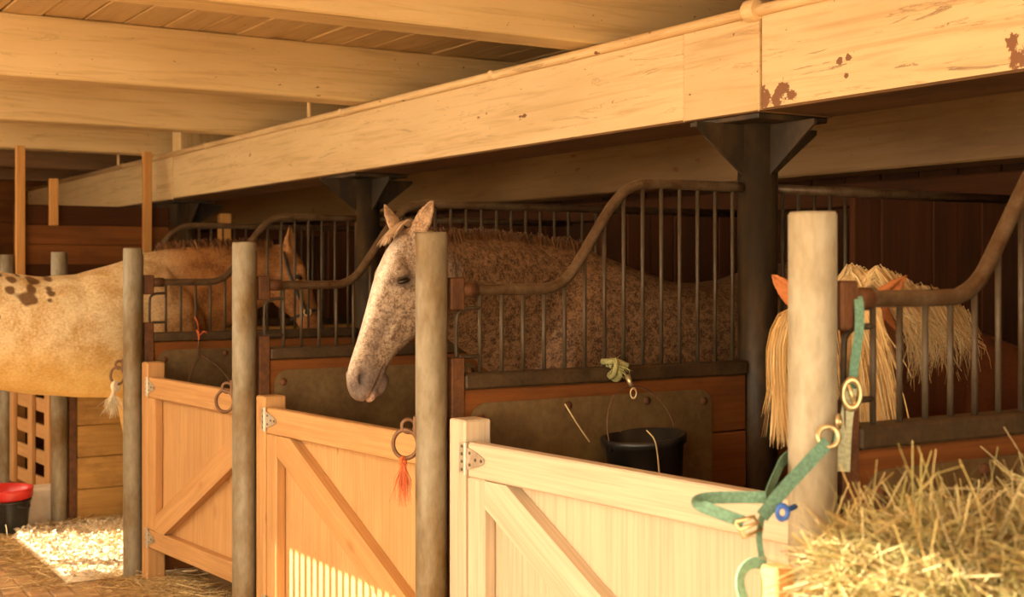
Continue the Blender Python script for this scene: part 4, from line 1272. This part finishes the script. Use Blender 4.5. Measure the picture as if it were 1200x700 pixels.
v, f = merge([ring_data((0.012, 0, -0.04 - i * 0.032), (1, 0.3, 0) if i % 2 else (0.2, 1, 0), 0.016, 0.0035, 12, 5, 0.6) for i in range(3)])
link('chain', mesh_from('chain', v, f, True), 'ring', t2)

# orange twine on the tie ring of the middle post, frayed pale rope on the far one
d = Vector((-0.527, -0.849, 0))
o = thing('twine_tassel', 'orange twine tassel hanging from the ring beside the grey horse', 'twine', Vector((px(1), 0, 1.03)) + d * 0.09)
link('knot', mesh_from('knot', *merge([ring_data((0.01, -0.006, 0.012), (0.85, 0.5, 0.2), 0.013, 0.006, 12, 6)]), smooth=True), 'orange_twine', o)
link('fringe', tuft(90, (0.012, -0.008, 0.0), 0.16, 0.115, (0.70, 0.16, 0.05), 1.0, 0.0017), 'strand', o)
o = thing('rope_end', 'frayed pale rope end hanging from the ring by the golden horse', 'rope', Vector((px(3), 0, 1.03)) + d * 0.09)
link('knot', mesh_from('knot', *merge([ring_data((0.01, -0.006, 0.0), (0.85, 0.5, 0.2), 0.02, 0.013, 12, 6), tube_data([(0, 0, 0), (-0.01, -0.01, -0.03), (-0.015, -0.015, -0.06)], 0.012, 6)]), smooth=True), 'white_block', o)
link('fringe', tuft(90, (-0.012, -0.015, -0.05), 0.35, 0.11, (0.72, 0.62, 0.42), 1.0, 0.0022), 'strand', o)

# red basin in a black tub, and a white block, on the floor at the far left
tub = thing('black_tub', 'black feed tub on the floor at the far left', 'tub', (-6.72, -0.36, -0.001))
link('body', mesh_from('tub', *lathe_data([(0.001, 0.0), (0.145, 0.0), (0.15, 0.01), (0.172, 0.20), (0.180, 0.205), (0.180, 0.215), (0.166, 0.215), (0.142, 0.02), (0.001, 0.018)], 32), smooth=True), 'black_plastic', tub)
for a in (0.6, 3.7):
    link('handle', mesh_from('handle', *tube_data(smooth_path([(0.178, -0.05, 0.19), (0.20, -0.03, 0.18), (0.205, 0, 0.175), (0.20, 0.03, 0.18), (0.178, 0.05, 0.19)], 3), 0.006, 6), smooth=True), 'black_plastic', tub, None, (0, 0, a))
rb = link('red_basin', mesh_from('red_basin', *lathe_data([(0.001, 0.10), (0.12, 0.10), (0.155, 0.20), (0.163, 0.222), (0.185, 0.225), (0.188, 0.27), (0.192, 0.285), (0.182, 0.285), (0.17, 0.23), (0.15, 0.19), (0.115, 0.115), (0.001, 0.112)], 32), smooth=True), 'red_plastic', None, (-6.72, -0.36, 0.0))
tag(rb, 'bright red plastic basin set in the black tub', 'basin')
wb = box('mineral_block', (-7.05, -0.16, 0.001), (-6.86, 0.02, 0.235), 'white_block', None, 0.012)
tag(wb, 'pale square block on the floor beside the red basin', 'block')
hs = tube('rubber_strap', smooth_path([(px(4) + 0.02, -0.06, 1.06), (px(4) + 0.06, -0.075, 1.0), (px(4) + 0.14, -0.09, 0.955), (px(4) + 0.24, -0.09, 0.96), (px(4) + 0.33, -0.06, 1.03)], 5), 0.011, 'hose', None, 8)
tag(hs, 'black rubber strap looped behind the belly of the golden horse', 'strap')

# ------------------------------------------------------------------ bedding and loose straw
def bedding(name, x0, x1, y0, y1, nx, ny, h, mat, label):
    V, F = [], []
    for j in range(ny + 1):
        for i in range(nx + 1):
            x = x0 + (x1 - x0) * i / nx; y = y0 + (y1 - y0) * j / ny
            e = min(1, min(i, nx - i, j, ny - j) / 3)
            z = 0.004 + e * (h * (0.5 + 0.5 * mnoise.noise(Vector((x * 3, y * 3, 1)))) + 0.3 * h * mnoise.noise(Vector((x * 11, y * 11, 4))) + 0.25 * h * mnoise.noise(Vector((x * 30, y * 30, 9))))
            V.append(Vector((x, y, max(0.003, z))))
    for j in range(ny):
        for i in range(nx):
            a = j * (nx + 1) + i
            F.append((a, a + 1, a + nx + 2, a + nx + 1))
    o = link(name, mesh_from(name, V, F, True), mat)
    tag(o, label, 'bedding', None, 'stuff')
    return o
bedding('wood_shavings', px(4) + 0.05, px(3) - 0.04, -0.335, 2.9, 90, 150, 0.045, 'shavings', 'sunlit pale wood shavings spread over the stall floor at left')

def loose(name, n, fx, label, cat='straw', lmin=0.04, lmax=0.16, cols=((0.62, 0.42, 0.17), (0.45, 0.28, 0.10), (0.75, 0.56, 0.28)), zbase=0.006, wd=0.0035):
    pos = np.array([fx() for _ in range(n)])
    dirs = rng.normal(size=(n, 3)); dirs[:, 2] *= 0.12
    ln = rng.uniform(lmin, lmax, n)
    base = np.zeros((n, 3)); base[:, :2] = pos[:, :2]; base[:, 2] = pos[:, 2] + zbase + rng.uniform(0, 0.015, n) + np.abs(dirs[:, 2]) * ln * 0.4
    c = np.array(cols)[rng.integers(0, len(cols), n)] * rng.uniform(0.7, 1.2, (n, 1))
    me = blades_mesh(name, base, dirs, ln, rng.uniform(0.6, 1.3, n) * wd, np.clip(c, 0, 1), rng.normal(0, 0.015, n))
    o = link(name, me, 'strand')
    return tag(o, label, cat, None, 'stuff')
def fx_gate1():
    x = random.uniform(-5.3, -3.4); y = random.gauss(0.02, 0.16)
    return (x, y, -0.03 if y < -0.34 else 0.0)
loose('loose_straw', 2600, fx_gate1, 'loose straw under the gate farthest left')
def fx_aisle():
    x = random.uniform(-8.4, -5.0); y = -0.36 - abs(random.gauss(0, 0.12))
    return (x, y, 0.0)
loose('loose_straw', 1800, fx_aisle, 'loose straw along the aisle edge by the red basin')
def fx_shav():
    return (random.uniform(px(4) + 0.08, px(3) - 0.06), random.uniform(-0.33, 1.0), 0.028)
loose('shavings_curls', 3800, fx_shav, 'loose curls lying on the pale shavings', 'shavings', 0.012, 0.035, ((0.80, 0.66, 0.45), (0.70, 0.52, 0.30), (0.85, 0.74, 0.55)), 0.004, 0.012)
def fx_far():
    return (random.uniform(px(4) - 0.2, px(4) + 0.12), random.uniform(-0.05, 0.9), 0.02)
loose('loose_straw', 900, fx_far, 'loose straw at the foot of the ochre boards')

# ------------------------------------------------------------------ hay crate in the right foreground
HX0, HX1, HY0, HY1, HR = 0.22, 1.32, -0.35, 0.42, 1.115
hc = thing('hay_crate', 'pale wooden hay crate in the right foreground, only a corner showing', 'crate', (0, 0, 0))
for (x, y) in ((HX0, HY0), (HX1 - 0.045, HY0), (HX0, HY1 - 0.045), (HX1 - 0.045, HY1 - 0.045)):
    box('corner_post', (x, y, -0.03 if y < -0.34 else 0.0), (x + 0.045, y + 0.045, HR), 'gate_old', hc, 0.004, 'z')
for i in range(7):
    z = 0.05 + i * 0.145
    box('slat', (HX0 + 0.046, HY0 + 0.012, z), (HX1 - 0.046, HY0 + 0.032, z + 0.13), 'gate_new', hc, 0.003)
    box('slat', (HX0 + 0.046, HY1 - 0.032, z), (HX1 - 0.046, HY1 - 0.012, z + 0.13), 'gate_new', hc, 0.003)
    box('slat', (HX0 + 0.012, HY0 + 0.046, z), (HX0 + 0.032, HY1 - 0.046, z + 0.13), 'gate_new', hc, 0.003, 'y')
    box('slat', (HX1 - 0.032, HY0 + 0.046, z), (HX1 - 0.012, HY1 - 0.046, z + 0.13), 'gate_new', hc, 0.003, 'y')

def hay_h(x, y):
    u = np.clip((x - HX0 + 0.10) / 0.28, 0, 1) * np.clip((HX1 + 0.1 - x) / 0.28, 0, 1)
    v = np.clip((y - HY0 + 0.08) / 0.22, 0, 1) * np.clip((HY1 + 0.08 - y) / 0.25, 0, 1)
    e = np.sqrt(np.clip(u, 0, 1) * np.clip(v, 0, 1))
    return 0.98 + 0.185 * e + 0.04 * np.sin(x * 9 + 1) * np.cos(y * 11) * e + 0.02 * np.sin(x * 23 + y * 17) * e
n = 26000
bx_ = rng.uniform(HX0 + 0.0, HX1 + 0.05, n); by_ = rng.uniform(HY0 + 0.0, HY1 + 0.05, n)
kp = np.hypot(bx_ - HX0 - 0.02, by_ - HY0 - 0.02) > 0.11
bx_, by_ = bx_[kp], by_[kp]; n = len(bx_)
hz = hay_h(bx_, by_) + rng.normal(0, 0.018, n)
dirs = rng.normal(size=(n, 3)); dirs[:, 2] *= 0.33
up = rng.random(n) < 0.07
dirs[up, 2] = np.abs(dirs[up, 2]) * 2 + 0.6
ln = rng.uniform(0.06, 0.24, n)
hz += np.where(up, ln * 0.22, 0)
pal = np.array([(0.40, 0.31, 0.115), (0.31, 0.26, 0.085), (0.50, 0.39, 0.17), (0.25, 0.22, 0.07), (0.58, 0.46, 0.23), (0.36, 0.24, 0.075)])
tint = np.clip(pal[rng.integers(0, len(pal), n)] * rng.uniform(0.65, 1.15, (n, 1)), 0, 1)
# solid heap under the blades
gx, gy = 40, 30
XX, YY = np.meshgrid(np.linspace(HX0 + 0.035, HX1 - 0.035, gx), np.linspace(HY0 + 0.035, HY1 - 0.035, gy))
ZZ = hay_h(XX, YY) - 0.03
ev = np.stack([XX.ravel(), YY.ravel(), ZZ.ravel()], 1)
ii = (np.arange(gy - 1)[:, None] * gx + np.arange(gx - 1)[None]).ravel()
eq = np.stack([ii, ii + 1, ii + gx + 1, ii + gx], 1)
et = np.tile(np.array([[0.22, 0.16, 0.05, 1]]), (len(ev), 1))
hay_me = blades_mesh('hay', np.stack([bx_, by_, hz], 1), dirs, ln, rng.uniform(0.0014, 0.004, n), tint, rng.normal(0, 0.05, n), (ev, eq, et))
hay = link('hay', hay_me, 'strand')
tag(hay, 'heap of tangled green gold hay in the right foreground', 'hay', None, 'stuff')

# ------------------------------------------------------------------ green halter hung on the near rail and draped over the gate
TOW = -FWD
hl = thing('halter', 'green webbing horse halter hung on the near rail beside the pale post', 'halter', Vector((0.120, -0.226, 1.183)))
hl_o = hl.location.copy()
def strap(name, pts, wd, mat, facing=TOW, parent=hl, th=0.003, side=None):
    sp_ = smooth_path([Vector(p) - hl_o for p in pts], 5)
    fc = facing
    if side is not None:      # the strap keeps its breadth along 'side' while it folds over the rail
        fc = [side.cross((sp_[min(i + 1, len(sp_) - 1)] - sp_[max(i - 1, 0)]).normalized()) for i in range(len(sp_))]
    v, f = ribbon_data(sp_, wd, th, fc)
    return link(name, mesh_from(name, v, f), mat, parent)
strap('crown_strap', [Vector((-0.047, 0.149, 1.549)), Vector((-0.039, 0.135, 1.590)), Vector((-0.006, 0.121, 1.604)), Vector((0.030, 0.104, 1.588)), Vector((0.042, 0.094, 1.529)), Vector((0.037, 0.086, 1.457)), Vector((0.037, 0.076, 1.394))], 0.025, 'green_web', side=Vector((0, 1, 0)))
strap('hanging_end', [Vector((0.040, 0.071, 1.403)), Vector((0.034, 0.062, 1.322)), Vector((0.035, 0.054, 1.228))], 0.027, 'pale_strap')
v, f = ring_data(Vector((0.048, 0.065, 1.392)) - hl_o, TOW, 0.030, 0.008, 20, 8, 0.62)
bkl = link('buckle', mesh_from('buckle', v, f, True), 'brass', hl)
v, f = tube_data([Vector((0.043, 0.058, 1.417)) - hl_o, Vector((0.052, 0.073, 1.363)) - hl_o], 0.004, 6)
link('prong', mesh_from('prong', v, f, True), 'brass', bkl)
v, f = merge([ring_data(Vector((0.073, 0.002, 1.340)) - hl_o, RIGHT + TOW * 0.5, 0.013, 0.004, 12, 6)])
link('link', mesh_from('link', v, f, True), 'brass', hl)
v, f = ring_data(Vector((0.087, -0.042, 1.313)) - hl_o, TOW + Vector((0, 0, 0.3)), 0.021, 0.0055, 20, 8)
link('cheek_ring', mesh_from('cheek_ring', v, f, True), 'brass', hl)
strap('cheek_strap', [Vector((0.090, -0.047, 1.303)), Vector((0.093, -0.109, 1.262)), Vector((0.099, -0.184, 1.213)), Vector((0.102, -0.236, 1.172))], 0.027, 'green_web')
strap('throat_strap', [Vector((0.061, 0.002, 1.301)), Vector((-0.014, 0.089, 1.283)), Vector((-0.069, 0.076, 1.270)), Vector((-0.065, -0.012, 1.251)), Vector((-0.004, -0.103, 1.223)), Vector((0.054, -0.181, 1.193))], 0.024, 'green_web', TOW + RIGHT * 0.6)
strap('noseband', [Vector((0.061, -0.187, 1.199)), Vector((0.027, -0.242, 1.199)), Vector((0.016, -0.299, 1.201)), Vector((0.035, -0.343, 1.201)), Vector((0.072, -0.361, 1.199)), Vector((0.098, -0.337, 1.187)), Vector((0.121, -0.300, 1.171))], 0.024, 'green_web',
      Vector((0, 0, 0.35)) + TOW)
v, f = merge([tube_data([Vector((0.120, -0.320, 1.173)) - hl_o, Vector((0.139, -0.290, 1.183)) - hl_o, Vector((0.147, -0.277, 1.160)) - hl_o, Vector((0.129, -0.306, 1.144)) - hl_o, Vector((0.120, -0.320, 1.173)) - hl_o], 0.0045, 6),
              tube_data([Vector((0.128, -0.318, 1.158)) - hl_o, Vector((0.148, -0.285, 1.174)) - hl_o], 0.004, 6)])
link('square_buckle', mesh_from('square_buckle', v, f, True), 'brass', hl)
strap('chin_strap', [Vector((0.109, -0.243, 1.173)), Vector((0.144, -0.282, 1.144)), Vector((0.177, -0.305, 1.112)), Vector((0.195, -0.313, 1.096))], 0.012, 'green_web')
strap('loose_end', [Vector((0.211, -0.326, 1.113)), Vector((0.204, -0.357, 1.114)), Vector((0.202, -0.378, 1.099)), Vector((0.201, -0.379, 1.071)), Vector((0.208, -0.369, 1.036))], 0.022, 'green_web', TOW + RIGHT * 0.8)
v, f = merge([ring_data(Vector((0.130, -0.209, 1.182)) - hl_o, TOW, 0.013, 0.006, 16, 8, 0.8), tube_data([Vector((0.127, -0.195, 1.185)) - hl_o, Vector((0.121, -0.167, 1.188)) - hl_o], 0.006, 8)])
link('clip', mesh_from('clip', v, f, True), 'blue', hl)
